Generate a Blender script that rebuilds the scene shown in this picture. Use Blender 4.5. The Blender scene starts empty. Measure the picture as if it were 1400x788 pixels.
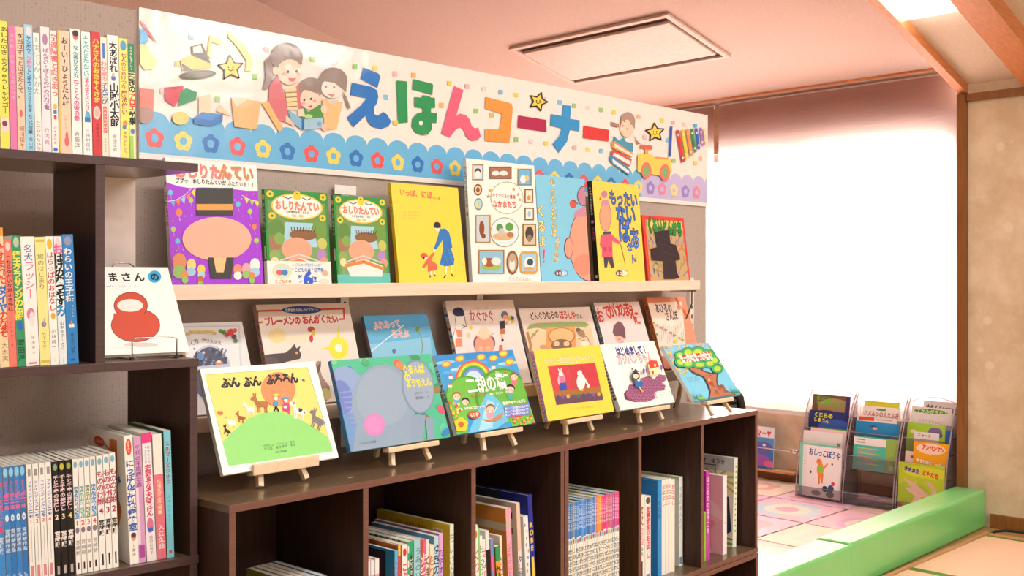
import bpy, math, random
from mathutils import Vector, Matrix
random.seed(7)
sc = bpy.context.scene
COL = sc.collection
R = math.radians
# ------------------------------------------------------------------ camera, world, lights, exposure
FPX, AX, AY = 1453.0, 1456.0, 1453.0          # focal length and yaw in pixels of a 1400x788 frame
NN = math.hypot(AX, AY)
RGT = (AX / NN, -AY / NN)
FWD = (AY / NN, AX / NN)
HC = 1.24
cam = bpy.data.cameras.new('camera'); cam_o = bpy.data.objects.new('camera', cam); COL.objects.link(cam_o)
cam.sensor_width = 36.0; cam.lens = FPX / 1400 * 36.0; cam.shift_y = -10 / 1400; cam.clip_start = 0.02
cam_o.location = (0, 0, HC)
cam_o.rotation_euler = (R(90), 0, -math.atan2(FWD[0], FWD[1]))
sc.camera = cam_o
sc.view_settings.view_transform = 'Standard'
try: sc.view_settings.look = 'None'
except Exception: pass
sc.view_settings.gamma = 1.0
sc.view_settings.use_curve_mapping = False
sc.view_settings.exposure = 0.0
w = bpy.data.worlds.new('sky'); sc.world = w; w.use_nodes = True
wb = w.node_tree.nodes['Background']
wb.inputs[0].default_value = (1.0, 0.97, 0.93, 1); wb.inputs[1].default_value = 17.0
def area(name, loc, rot, sx, sy, power, col=(1, 1, 1)):
    l = bpy.data.lights.new(name, 'AREA'); l.shape = 'RECTANGLE'; l.size = sx; l.size_y = sy; l.energy = power; l.color = col
    o = bpy.data.objects.new(name, l); COL.objects.link(o); o.location = loc; o.rotation_euler = rot
    return o
# daylight enters by the window opening behind the blinds
p = area('window_portal', (5.95, 3.85, 1.35), (0, R(90), 0), 1.9, 3.2, 1.0)
p.data.cycles.is_portal = True
# the room's own ceiling lamps, behind and above the camera
area('ceiling_lamp_light', (3.3, -1.40, 2.66), (0, 0, R(0)), 1.25, 0.32, 47, (1, 0.975, 0.94))
area('ceiling_lamp_light', (1.5, -1.40, 2.66), (0, 0, R(0)), 1.25, 0.32, 47, (1, 0.975, 0.94))
area('ceiling_lamp_light', (2.5, 0.45, 2.66), (0, 0, R(0)), 1.25, 0.32, 20, (1, 0.975, 0.94))
area('ceiling_lamp_light', (0.7, 0.45, 2.66), (0, 0, R(0)), 1.25, 0.32, 22, (1, 0.975, 0.94))
area('ceiling_lamp_light', (3.3, -2.55, 2.66), (0, 0, R(0)), 1.25, 0.32, 45, (1, 0.975, 0.94))

# ------------------------------------------------------------------ pixel -> plane helpers (photo frame 1400x788)
def ray(x, y):
    r = x - 700
    return Vector((RGT[0] * r + FWD[0] * FPX, RGT[1] * r + FWD[1] * FPX, 384.0 - y))
EYE = Vector((0, 0, HC))
def atY(x, y, Y): d = ray(x, y); return EYE + d * (Y / d.y)
def atX(x, y, X): d = ray(x, y); return EYE + d * (X / d.x)
def atZ(x, y, z): d = ray(x, y); return EYE + d * ((z - HC) / d.z)
def atV(x, y, P, ang, off=0.0):
    """hit with the vertical plane through P running along angle ang, pushed back by off"""
    n = Vector((-math.sin(ang), math.cos(ang), 0)); d = ray(x, y)
    return EYE + d * (((Vector((P[0], P[1], 0)) - Vector((0, 0, 0))).dot(n) + off) / d.dot(n))
def proj(p):
    q = p - EYE; r = RGT[0] * q.x + RGT[1] * q.y; f = FWD[0] * q.x + FWD[1] * q.y
    return (700 + FPX * r / f, 384 - FPX * q.z / f)

# ------------------------------------------------------------------ colour and materials
def lin(h):
    if not isinstance(h, str): return tuple(h) + (1.0,) if len(h) == 3 else tuple(h)
    v = [int(h[i:i + 2], 16) / 255 for i in (0, 2, 4)]
    return tuple(c / 12.92 if c <= .04045 else ((c + .055) / 1.055) ** 2.4 for c in v) + (1.0,)
MATS = {}
def newmat(name):
    m = bpy.data.materials.new(name); m.use_nodes = True; MATS[name] = m
    nt = m.node_tree; b = nt.nodes['Principled BSDF']
    return m, nt, b
def N(nt, t, **kw):
    n = nt.nodes.new(t)
    for k, v in kw.items():
        if k in n.inputs: n.inputs[k].default_value = v
        else: setattr(n, k, v)
    return n
def mapping(nt, scale=(1, 1, 1), coord='Object', rot=(0, 0, 0)):
    tc = N(nt, 'ShaderNodeTexCoord'); mp = N(nt, 'ShaderNodeMapping')
    mp.inputs['Scale'].default_value = scale; mp.inputs['Rotation'].default_value = rot
    nt.links.new(tc.outputs[coord], mp.inputs['Vector']); return mp.outputs['Vector']
def ramp(nt, fac, a, b, p0=0.3, p1=0.7):
    r = N(nt, 'ShaderNodeValToRGB'); e = r.color_ramp.elements
    e[0].position = p0; e[0].color = lin(a); e[1].position = p1; e[1].color = lin(b)
    nt.links.new(fac, r.inputs[0]); return r.outputs[0]
def bump(nt, b, fac, strength, dist=0.002):
    n = N(nt, 'ShaderNodeBump'); n.inputs['Strength'].default_value = strength; n.inputs['Distance'].default_value = dist
    nt.links.new(fac, n.inputs['Height']); nt.links.new(n.outputs[0], b.inputs['Normal'])
def colmat(name, rough, spec=0.5, bumpk=0.0, bscale=8, coat=0.0):
    """print: the flat colours of the artwork come from the 'Col' attribute, with a faint paper mottling"""
    m, nt, b = newmat(name)
    a = N(nt, 'ShaderNodeVertexColor'); a.layer_name = 'Col'
    nz = N(nt, 'ShaderNodeTexNoise', Scale=60.0); nt.links.new(mapping(nt), nz.inputs['Vector'])
    mx = N(nt, 'ShaderNodeMix', data_type='RGBA', blend_type='MULTIPLY'); mx.inputs[0].default_value = 0.05
    nt.links.new(a.outputs[0], mx.inputs[6]); nt.links.new(nz.outputs[0], mx.inputs[7])
    nt.links.new(mx.outputs[2], b.inputs['Base Color'])
    b.inputs['Roughness'].default_value = rough; b.inputs['Specular IOR Level'].default_value = spec
    if coat: b.inputs['Coat Weight'].default_value = coat; b.inputs['Coat Roughness'].default_value = 0.12
    if bumpk:
        n2 = N(nt, 'ShaderNodeTexNoise', Scale=float(bscale)); nt.links.new(mapping(nt), n2.inputs['Vector']); bump(nt, b, n2.outputs[0], bumpk, 0.01)
    return m
colmat('print', 0.38, 0.35)
colmat('matte_print', 0.6, 0.25)
colmat('foam', 0.3, 0.5, coat=0.6)
colmat('banner_film', 0.13, 0.5, 0.16, 14)
def wood(name, a, b_, rough, scale, stretch, rot=(0, 0, 0), coat=0.0, spec=0.4):
    m, nt, b = newmat(name)
    v = mapping(nt, stretch, rot=rot)
    nz = N(nt, 'ShaderNodeTexNoise', Scale=scale, Detail=5.0, Roughness=0.6); nt.links.new(v, nz.inputs['Vector'])
    nt.links.new(ramp(nt, nz.outputs[0], a, b_), b.inputs['Base Color'])
    b.inputs['Roughness'].default_value = rough; b.inputs['Specular IOR Level'].default_value = spec
    bump(nt, b, nz.outputs[0], 0.04, 0.001)
    return m
wood('dark_wood_lit', '59452f', '786149', 0.3, 14, (1, 8, 8))  # same laminate as the uprights, base lightened for the light on the top
wood('dark_wood_upright_shaded', '37241d', '4c3229', 0.4, 14, (8, 8, 0.7))  # same laminate again, shade of the bay interiors put into the base colour
wood('dark_edge_lit', '6a463b', '7d564a', 0.45, 30, (1, 10, 10))  # bookcase front edges, their brighter light put into the colour
wood('dark_edge_shaded', '43303050'[:6], '533c3c', 0.45, 30, (1, 10, 10))  # same wood on the left unit, its dimmer light painted into the colour
wood('pine', 'eecdb6', 'f8e0cf', 0.5, 9, (0.8, 6, 14))
wood('easel_wood', 'e8c7a2', 'f4dcbd', 0.5, 18, (3, 3, 3))
wood('orange_wood', 'cf8552', 'e09a6a', 0.45, 8, (0.6, 9, 9))
wood('brown_wood', '7d4f22', '94612f', 0.45, 9, (8, 8, 0.6))
wood('sill_wood', 'c08a60', 'd6a67c', 0.45, 9, (0.6, 9, 9))
wood('plank_floor', 'a07c50', 'b6925f', 0.5, 9, (0.7, 8, 8))
def plain(name, col, rough=0.5, metal=0.0, nscale=30.0, bk=0.0, spec=0.5, var=0.06):
    m, nt, b = newmat(name)
    nz = N(nt, 'ShaderNodeTexNoise', Scale=nscale, Detail=4.0); nt.links.new(mapping(nt), nz.inputs['Vector'])
    c = lin(col); r = N(nt, 'ShaderNodeValToRGB'); e = r.color_ramp.elements
    e[0].position = 0.3; e[1].position = 0.7
    e[0].color = tuple(x * (1 - var) for x in c[:3]) + (1,); e[1].color = tuple(min(1, x * (1 + var)) for x in c[:3]) + (1,)
    nt.links.new(nz.outputs[0], r.inputs[0]); nt.links.new(r.outputs[0], b.inputs['Base Color'])
    b.inputs['Roughness'].default_value = rough; b.inputs['Metallic'].default_value = metal; b.inputs['Specular IOR Level'].default_value = spec
    if bk: bump(nt, b, nz.outputs[0], bk, 0.003)
    return m
plain('page_paper', 'efe9dc', 0.8, nscale=200)
plain('white_board', 'eadfdd', 0.6)
plain('ceiling_paper', 'd6bfb5', 0.85, nscale=90, bk=0.15)
plain('band_paper', 'e6d9c8', 0.85, nscale=90, bk=0.15)
plain('wall_pink', 'dac3b8', 0.85, nscale=70, bk=0.15)
plain('wall_white', 'efe8df', 0.85, nscale=70)
plain('chrome', 'c9c9cc', 0.22, 1.0)
plain('white_metal', 'e8e6e4', 0.4, 0.2)
plain('dark_metal', '6d5a50', 0.4, 0.6)
plain('black_rubber', '18181a', 0.55)
plain('green_vinyl', '72d07a', 0.36, nscale=5, var=0.03)
plain('tatami', 'f2c9ab', 0.7, nscale=120, bk=0.1)
plain('tatami_border', '5d8a2c', 0.7, nscale=150)
plain('ac_panel', 'dcc6bc', 0.5)
plain('slot_dark', '5a3f38', 0.7)
def beige_wall():
    m, nt, b = newmat('beige_paper')
    v = mapping(nt)
    n1 = N(nt, 'ShaderNodeTexNoise', Scale=5.0, Detail=6.0, Roughness=0.65); nt.links.new(v, n1.inputs['Vector'])
    c1 = ramp(nt, n1.outputs[0], 'cdb795', 'e4d3b8', 0.35, 0.65)
    vo = N(nt, 'ShaderNodeTexVoronoi', Scale=7.0); nt.links.new(v, vo.inputs['Vector'])
    r = N(nt, 'ShaderNodeValToRGB'); e = r.color_ramp.elements; e[0].position = 0.17; e[0].color = (.8, .8, .8, 1); e[1].position = 0.22; e[1].color = (0, 0, 0, 1)
    nt.links.new(vo.outputs['Distance'], r.inputs[0])
    mx = N(nt, 'ShaderNodeMix', data_type='RGBA'); nt.links.new(r.outputs[0], mx.inputs[0]); nt.links.new(c1, mx.inputs[6]); mx.inputs[7].default_value = lin('e8dabf')
    nt.links.new(mx.outputs[2], b.inputs['Base Color']); b.inputs['Roughness'].default_value = 0.8
beige_wall()
def fabric():
    m, nt, b = newmat('partition_fabric')
    v = mapping(nt, (520, 1, 90))
    n1 = N(nt, 'ShaderNodeTexNoise', Scale=1.0, Detail=2.0); nt.links.new(v, n1.inputs['Vector'])
    v2 = mapping(nt, (60, 1, 300)); n2 = N(nt, 'ShaderNodeTexNoise', Scale=1.0, Detail=2.0); nt.links.new(v2, n2.inputs['Vector'])
    v3 = mapping(nt, (1, 1, 1)); wv = N(nt, 'ShaderNodeTexWave', Scale=42.0, Distortion=1.5); wv.bands_direction = 'X'; nt.links.new(v3, wv.inputs['Vector'])
    a = N(nt, 'ShaderNodeMath', operation='ADD'); nt.links.new(n1.outputs[0], a.inputs[0]); nt.links.new(n2.outputs[0], a.inputs[1])
    a2 = N(nt, 'ShaderNodeMath', operation='MULTIPLY_ADD'); nt.links.new(wv.outputs['Fac'], a2.inputs[0]); a2.inputs[1].default_value = 0.22; nt.links.new(a.outputs[0], a2.inputs[2])
    nt.links.new(ramp(nt, a2.outputs[0], '9d8f88', 'b9aba4', 0.7, 1.5), b.inputs['Base Color'])
    b.inputs['Roughness'].default_value = 0.95; b.inputs['Specular IOR Level'].default_value = 0.1
    bump(nt, b, a2.outputs[0], 0.25, 0.001)
fabric()
def blind_mat():
    m, nt, b = newmat('blind_cloth')
    v = mapping(nt, (1, 6, 160)); n1 = N(nt, 'ShaderNodeTexNoise', Scale=1.0, Detail=3.0); nt.links.new(v, n1.inputs['Vector'])
    d = N(nt, 'ShaderNodeBsdfDiffuse'); t = N(nt, 'ShaderNodeBsdfTranslucent')
    nt.links.new(ramp(nt, n1.outputs[0], '7a4232', '864b3a'), d.inputs[0])
    nt.links.new(ramp(nt, n1.outputs[0], 'f3d0c5', 'f8dad0'), t.inputs[0])
    mx = N(nt, 'ShaderNodeMixShader'); mx.inputs[0].default_value = 0.5
    nt.links.new(d.outputs[0], mx.inputs[1]); nt.links.new(t.outputs[0], mx.inputs[2])
    nt.links.new(mx.outputs[0], nt.nodes['Material Output'].inputs[0])
blind_mat()
def acrylic():
    m, nt, b = newmat('smoky_acrylic')
    tr = N(nt, 'ShaderNodeBsdfTransparent'); tr.inputs[0].default_value = (0.9, 0.88, 0.89, 1)
    g = N(nt, 'ShaderNodeBsdfPrincipled'); nz = N(nt, 'ShaderNodeTexNoise', Scale=12.0); nt.links.new(mapping(nt), nz.inputs['Vector'])
    nt.links.new(ramp(nt, nz.outputs[0], '8d8688', '9a9294'), g.inputs['Base Color']); g.inputs['Roughness'].default_value = 0.15
    mx = N(nt, 'ShaderNodeMixShader'); mx.inputs[0].default_value = 0.15
    nt.links.new(tr.outputs[0], mx.inputs[1]); nt.links.new(g.outputs[0], mx.inputs[2]); nt.links.new(mx.outputs[0], nt.nodes['Material Output'].inputs[0])
    return m
acrylic()
def emit(name, col, s):
    m, nt, b = newmat(name)
    b.inputs['Base Color'].default_value = lin(col); b.inputs['Emission Color'].default_value = lin(col); b.inputs['Emission Strength'].default_value = s
plain('acrylic_edge', 'a3949a', 0.25)
b_ = MATS['green_vinyl'].node_tree.nodes['Principled BSDF']; b_.inputs['Coat Weight'].default_value = 0.6; b_.inputs['Coat Roughness'].default_value = 0.27
b_ = MATS['dark_wood_lit'].node_tree.nodes['Principled BSDF']; b_.inputs['Coat Weight'].default_value = 0.5; b_.inputs['Coat Roughness'].default_value = 0.24
emit('lamp_diffuser', 'fffaf0', 12.0)

# ------------------------------------------------------------------ mesh builder
class MB:
    def __init__(s): s.v = []; s.f = []; s.c = []; s.m = []
    def face(s, pts, col='ffffff', mi=0):
        i = len(s.v); s.v += [tuple(p) for p in pts]; s.f.append(tuple(range(i, i + len(pts)))); s.c.append(lin(col)); s.m.append(mi)
    def box(s, x0, y0, z0, x1, y1, z1, col='ffffff', mi=0, M=None, fm=None):
        P = [Vector((x, y, z)) for z in (z0, z1) for y in (y0, y1) for x in (x0, x1)]
        if M: P = [M @ p for p in P]
        i = len(s.v); s.v += [tuple(p) for p in P]
        for k, q in enumerate(((0, 1, 5, 4), (2, 6, 7, 3), (0, 4, 6, 2), (1, 3, 7, 5), (0, 2, 3, 1), (4, 5, 7, 6))):   # front back left right bottom top
            s.f.append(tuple(i + j for j in q)); s.m.append(fm.get(k, mi) if fm else mi)
            s.c.append(lin(col[k] if isinstance(col, (list, tuple)) and isinstance(col[0], str) else col))
    def tube(s, pts, r, col='ffffff', n=8, mi=0, closed=False):
        pts = [Vector(p) for p in pts]; rings = []; L = len(pts)
        for k, p in enumerate(pts):
            a = pts[(k - 1) % L] if (k or closed) else p; b = pts[(k + 1) % L] if (k < L - 1 or closed) else p
            d = (b - a).normalized(); u = d.cross(Vector((0, 0, 1)))
            if u.length < 1e-3: u = d.cross(Vector((0, 1, 0)))
            u.normalize(); w_ = d.cross(u); i = len(s.v); rr = r[k] if isinstance(r, (list, tuple)) else r
            s.v += [tuple(p + (u * math.cos(t) + w_ * math.sin(t)) * rr) for t in [2 * math.pi * j / n for j in range(n)]]; rings.append(i)
        for k in range(L - (0 if closed else 1)):
            a, b = rings[k], rings[(k + 1) % L]
            for j in range(n):
                s.f.append((a + j, a + (j + 1) % n, b + (j + 1) % n, b + j)); s.c.append(lin(col)); s.m.append(mi)
        if not closed:
            for q in (rings[0], rings[-1]):
                s.f.append(tuple(q + j for j in range(n))); s.c.append(lin(col)); s.m.append(mi)
    def prism(s, pts, depth, col='ffffff', mi=0):
        """closed outline pts (3D) pushed along the vector depth"""
        d = Vector(depth); a = [Vector(p) for p in pts]; b = [p + d for p in a]; n = len(a)
        s.face(a, col, mi); s.face(b[::-1], col, mi)
        for k in range(n): s.face([a[k], a[(k + 1) % n], b[(k + 1) % n], b[k]], col, mi)
    def bar(s, p0, p1, wx, wy, col='ffffff', mi=0):
        """square bar between two points; wx across (local x), wy the other way"""
        p0, p1 = Vector(p0), Vector(p1); d = (p1 - p0).normalized(); u = Vector((1, 0, 0)) - d * d.x; u.normalize(); v = d.cross(u)
        A = [p0 + u * a * wx / 2 + v * b * wy / 2 for a, b in ((-1, -1), (1, -1), (1, 1), (-1, 1))]
        s.prism(A, p1 - p0, col, mi)
    def build(s, name, mats, parent=None, smooth=False, bevel=0):
        me = bpy.data.meshes.new(name); me.from_pydata(s.v, [], s.f); me.update()
        if isinstance(mats, str): mats = [mats]
        for q in mats: me.materials.append(MATS[q])
        me.polygons.foreach_set('material_index', s.m)
        at = me.color_attributes.new('Col', 'FLOAT_COLOR', 'CORNER'); buf = []
        for f, c in zip(s.f, s.c): buf += list(c) * len(f)
        at.data.foreach_set('color', buf)
        if smooth: me.polygons.foreach_set('use_smooth', [True] * len(s.f))
        o = bpy.data.objects.new(name, me); COL.objects.link(o)
        if parent: o.parent = parent
        if bevel:
            b = o.modifiers.new('bevel', 'BEVEL'); b.width = bevel; b.segments = 2; b.limit_method = 'ANGLE'
        return o
def empty(name, loc=(0, 0, 0), rot=(0, 0, 0)):
    o = bpy.data.objects.new(name, None); COL.objects.link(o); o.location = loc; o.rotation_euler = rot; o.empty_display_size = 0.05
    return o
def tag(o, label, cat, group=None):
    o['label'] = label; o['category'] = cat
    if group: o['group'] = group
    return o
def struct(o): o['kind'] = 'structure'; return o

# ------------------------------------------------------------------ glyphs and flat artwork
GLY = {}
def glyph(ch, b):
    k = (ch, round(b, 3))
    if k not in GLY:
        c = bpy.data.curves.new('glyph', 'FONT'); c.body = ch; c.size = 1; c.offset = b; c.resolution_u = 2
        o = bpy.data.objects.new('glyph', c); COL.objects.link(o); m = o.to_mesh()
        GLY[k] = ([(v.co.x, v.co.y) for v in m.vertices], [tuple(p.vertices) for p in m.polygons])
        o.to_mesh_clear(); bpy.data.objects.remove(o); bpy.data.curves.remove(c)
    return GLY[k]
def homography(src, dst):
    A = []
    for (x, y), (u, v) in zip(src, dst):
        A.append([x, y, 1, 0, 0, 0, -u * x, -u * y, u]); A.append([0, 0, 0, x, y, 1, -v * x, -v * y, v])
    for i in range(8):
        p = max(range(i, 8), key=lambda r: abs(A[r][i])); A[i], A[p] = A[p], A[i]
        A[i] = [x / A[i][i] for x in A[i]]
        for r in range(8):
            if r != i: A[r] = [x - A[r][i] * y for x, y in zip(A[r], A[i])]
    h = [A[i][8] for i in range(8)]
    def f(x, y):
        w_ = h[6] * x + h[7] * y + 1
        return ((h[0] * x + h[1] * y + h[2]) / w_, (h[3] * x + h[4] * y + h[5]) / w_)
    return f
STEP = 2.2e-5
class Art:
    """flat artwork printed on a rectangle o + x*ux + y*uy (metres, y down), normal n"""
    def __init__(s, mb, o, ux, uy, n, W, H, f=None):
        s.mb, s.o, s.ux, s.uy, s.n, s.W, s.H = mb, Vector(o), Vector(ux), Vector(uy), Vector(n), W, H
        s.lv = STEP; s.f = f or (lambda x, y: (x / 100, y / 100)); s.clipped = True
    def q(s, p): u, v = s.f(p[0], p[1]); return (u * s.W, v * s.H)
    def emit(s, pts, col):
        if s.clipped:
            for ax, lo, hi in ((0, 0.0, s.W), (1, 0.0, s.H)):
                for sgn, lim in ((1, lo), (-1, -hi)):
                    if not pts: return
                    if all(sgn * p[ax] >= lim for p in pts): continue
                    out = []
                    for i in range(len(pts)):
                        a, b = pts[i - 1], pts[i]; da, db = sgn * a[ax] - lim, sgn * b[ax] - lim
                        if (da >= 0) != (db >= 0):
                            t = da / (da - db); out.append((a[0] + (b[0] - a[0]) * t, a[1] + (b[1] - a[1]) * t))
                        if db >= 0: out.append(b)
                    pts = out
        if len(pts) < 3: return
        ar = sum(pts[i - 1][0] * pts[i][1] - pts[i][0] * pts[i - 1][1] for i in range(len(pts)))
        if ar > 0: pts = pts[::-1]
        s.mb.face([s.o + s.ux * a + s.uy * b + s.n * s.lv for a, b in pts], col)
    def up(s): s.lv += STEP
    def poly(s, pts, col, up=True):
        s.emit([s.q(p) for p in pts], col)
        if up: s.up()
    def fill(s, col): s.emit([(0, 0), (s.W, 0), (s.W, s.H), (0, s.H)], col); s.up()
    def rect(s, x, y, w_, h, col): s.poly([(x, y), (x + w_, y), (x + w_, y + h), (x, y + h)], col)
    def ell(s, x, y, rx, ry, col, rot=0, n=28, a0=0, a1=360):
        c, d = math.cos(R(rot)), math.sin(R(rot)); P = []
        m = n if a1 - a0 >= 360 else n + 1
        for k in range(m):
            t = R(a0 + (a1 - a0) * k / n); a, b = rx * math.cos(t), ry * math.sin(t); P.append((x + a * c - b * d, y + a * d + b * c))
        s.poly(P, col)
    def ring(s, x, y, rx, ry, w_, col, n=28):
        for k in range(n):
            t, u = 2 * math.pi * k / n, 2 * math.pi * (k + 1) / n
            s.poly([(x + rx * math.cos(t), y + ry * math.sin(t)), (x + rx * math.cos(u), y + ry * math.sin(u)), (x + (rx - w_) * math.cos(u), y + (ry - w_) * math.sin(u)), (x + (rx - w_) * math.cos(t), y + (ry - w_) * math.sin(t))], col, False)
        s.up()
    def line(s, pts, wd, col, closed=False):
        if closed: pts = list(pts) + [pts[0]]
        for (a, b), (c, d) in zip(pts, pts[1:]):
            L = math.hypot(c - a, d - b)
            if L < 1e-6: continue
            e = wd / 2 / L; nx, ny = -(d - b) * e, (c - a) * e; ex, ey = (c - a) * e * .6, (d - b) * e * .6
            s.poly([(a + nx - ex, b + ny - ey), (c + nx + ex, d + ny + ey), (c - nx + ex, d - ny + ey), (a - nx - ex, b - ny - ey)], col, False)
        s.up()
    def outl(s, pts, col, wd, lc): s.poly(pts, col); s.line(pts, wd, lc, True)
    def flower(s, x, y, r, col, hole, ry=None, hr=0.42):
        k = (ry or r) / r; P = []
        for i in range(60):
            t = 2 * math.pi * i / 60; q = r * (0.80 + 0.2 * abs(math.cos(2.5 * (t + math.pi / 2))))
            P.append((x + q * math.cos(t), y + q * math.sin(t) * k))
        s.poly(P, col); s.ell(x, y, r * hr, r * hr * k, hole, n=16)
    def star(s, x, y, r, col, oc, ow, rot=-90, face=True):
        P = []
        for i in range(10):
            t = R(rot + i * 36); q = r if i % 2 == 0 else r * .5; P.append((x + q * math.cos(t), y + q * math.sin(t)))
        s.outl(P, col, ow, oc)
        if face:
            s.ell(x - r * .17, y - r * .08, r * .06, r * .09, '2a2020', n=8); s.ell(x + r * .17, y - r * .08, r * .06, r * .09, '2a2020', n=8)
            s.line([(x - r * .2, y + r * .1), (x, y + r * .22), (x + r * .2, y + r * .1)], r * .07, '2a2020')
    def chars(s, txt, p0, p1, col, b=0.02, k=1.0, hs=1.0, vert=False, ws=1.0):
        """text between p0 and p1 (middle of the line, left to right or top to bottom)"""
        a, c = s.q(p0), s.q(p1); L = math.hypot(c[0] - a[0], c[1] - a[1]); n = len(txt)
        adv = L / n; size = adv * k; ang = math.atan2(c[1] - a[1], c[0] - a[0]) - (math.pi / 2 if vert else 0)
        dx, dy = (c[0] - a[0]) / L, (c[1] - a[1]) / L; ca, sa = math.cos(ang), math.sin(ang)
        cl = s.clipped
        for i, ch in enumerate(txt):
            if ch == ' ' or ch == '\u3000': continue
            gv, gf = glyph(ch, b); mx, my = a[0] + dx * adv * (i + .5), a[1] + dy * adv * (i + .5)
            xs = [v[0] for v in gv]; gx = 0.5 if ord(ch) > 0x2e00 else (min(xs) + max(xs)) / 2
            P = []
            for x, y in gv:
                X, Y = (x - gx) * size * ws, -(y - 0.38) * size * hs
                if vert and ch in 'ー〜…': X, Y = -Y, X
                P.append((mx + X * ca - Y * sa, my + X * sa + Y * ca))
            s.clipped = any(not (0 <= p[0] <= s.W and 0 <= p[1] <= s.H) for p in P)
            for f in gf: s.emit([P[j] for j in f], col)
        s.clipped = cl; s.up()
    def vt(s, txt, x, y0, y1, col, b=0.02, k=1.0, hs=1.0, ws=1.0): s.chars(txt, (x, y0), (x, y1), col, b, k, hs, True, ws)
    def ot(s, txt, p0, p1, col, oc, b=0.02, ob=0.06, **kw):
        s.chars(txt, p0, p1, oc, ob, **kw); s.chars(txt, p0, p1, col, b, **kw)

# ------------------------------------------------------------------ books
BT = 0.0022
def book(name, label, w_, h, t, cover='ffffff', spine=None, back=None, front=None, spine_art=None, left_art=None, loc=(0, 0, 0), rot=(0, 0, 0), group=None, quad=None, cat='book', mat='print', pages='page_paper', soft=False, right_art=None):
    """front cover faces local -Y, spine faces -X; origin at the bottom front spine corner"""
    spine = spine or cover; back = back or cover
    root = tag(empty(name, loc, rot), label, cat, group)
    mb = MB(); bt = 0.0009 if soft else BT
    bt = min(bt, t * 0.3)
    mb.box(0, 0, 0, w_, bt, h, cover); mb.box(0, t - bt, 0, w_, t, h, back); mb.box(0, bt, 0, bt, t - bt, h, spine)
    if spine != cover: mb.face([(-1e-5, 0, 0), (-1e-5, 0, h), (-1e-5, t, h), (-1e-5, t, 0)], spine)
    if front:
        A = Art(mb, (0, 0, h), (1, 0, 0), (0, 0, -1), (0, -1, 0), w_, h, homography(quad, [(0, 0), (1, 0), (1, 1), (0, 1)]) if quad else None); front(A)
    if spine_art: A = Art(mb, (0, t, h), (0, -1, 0), (0, 0, -1), (-1, 0, 0), t, h); spine_art(A)
    if left_art: A = Art(mb, (w_, t, h), (-1, 0, 0), (0, 0, -1), (0, 1, 0), w_, h); left_art(A)
    mb.build('cover', mat, root)
    pb = MB(); ins = 0.0 if soft else 0.003
    pb.box(bt, bt, ins, w_ - max(ins, 0.0004), t - bt, h - max(ins, 0.0004), 'efe9dc'); pb.build('page_block', pages, root)
    return root
def quad_px(root_M, w_, h, fr):
    out = []
    for x, z in ((0, h), (w_, h), (w_, 0), (0, 0)):
        p = proj(root_M @ Vector((x, 0, z))); out.append(((p[0] - fr[0]) * fr[2], (p[1] - fr[1]) * fr[2]))
    return out
def unz(fr, p): return (fr[0] + p[0] / fr[2], fr[1] + p[1] / fr[2])
# ------------------------------------------------------------------ room shell
FZ = -0.012
def sbox(name, x0, y0, z0, x1, y1, z1, mat):
    m = MB(); m.box(x0, y0, z0, x1, y1, z1); return struct(m.build(name, mat))
def slab(name, prof, y0, y1, mat, th=0.06):
    """ceiling running in y, its underside following the (x, z) profile"""
    m = MB(); P = [(x, y0, z) for x, z in prof] + [(x, y0, z + th) for x, z in prof[::-1]]
    m.prism(P, (0, y1 - y0, 0)); return struct(m.build(name, mat))
XR, XB, XW = 5.53, 5.745, 5.80
sbox('floor', -2.0, -3.0, FZ - 0.1, 6.0, 5.75, FZ, 'plank_floor')
sbox('wall_left', -2.1, -3.0, FZ, -2.0, 5.63, 3.05, 'wall_white')
sbox('wall_front', -2.0, -3.1, FZ, 5.53, -3.0, 3.05, 'wall_white')
sbox('wall_back', -2.0, 5.63, FZ, 5.95, 5.73, 3.05, 'wall_pink')
sbox('wall_right', XR, -3.0, FZ, XR + 0.1, 2.215, 3.05, 'beige_paper')
LZ = lambda x: 2.199 + 0.30 * (5.54 - x)
AZ = lambda x: 2.38 + 0.236 * (5.78 - x)
slab('ceiling', [(5.95, AZ(5.95)), (3.3, AZ(3.3)), (-2.0, AZ(3.3))], 2.26, 5.73, 'ceiling_paper')
slab('ceiling_low', [(5.63, LZ(5.63) + 0.05), (4.0, LZ(4.0) + 0.05), (-2.0, LZ(4.0) + 0.05)], -3.0, 2.215, 'band_paper')
def slope_beam(name, y0, y1, drop, h, mat):
    P = [(5.53, y0, LZ(5.53) - drop), (4.0, y0, LZ(4.0) - drop), (-2.0, y0, LZ(4.0) - drop), (-2.0, y0, LZ(4.0) - drop + h), (4.0, y0, LZ(4.0) - drop + h), (5.53, y0, LZ(5.53) - drop + h)]
    m = MB(); m.prism(P, (0, y1 - y0, 0)); return struct(m.build(name, mat))
slope_beam('trim_1', 2.215, 2.26, 0.0, 0.46, 'orange_wood')
slope_beam('trim_2', 1.774, 1.895, 0.035, 0.10, 'orange_wood')
slope_beam('trim_3', 1.895, 1.93, 0.015, 0.08, 'orange_wood')
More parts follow.
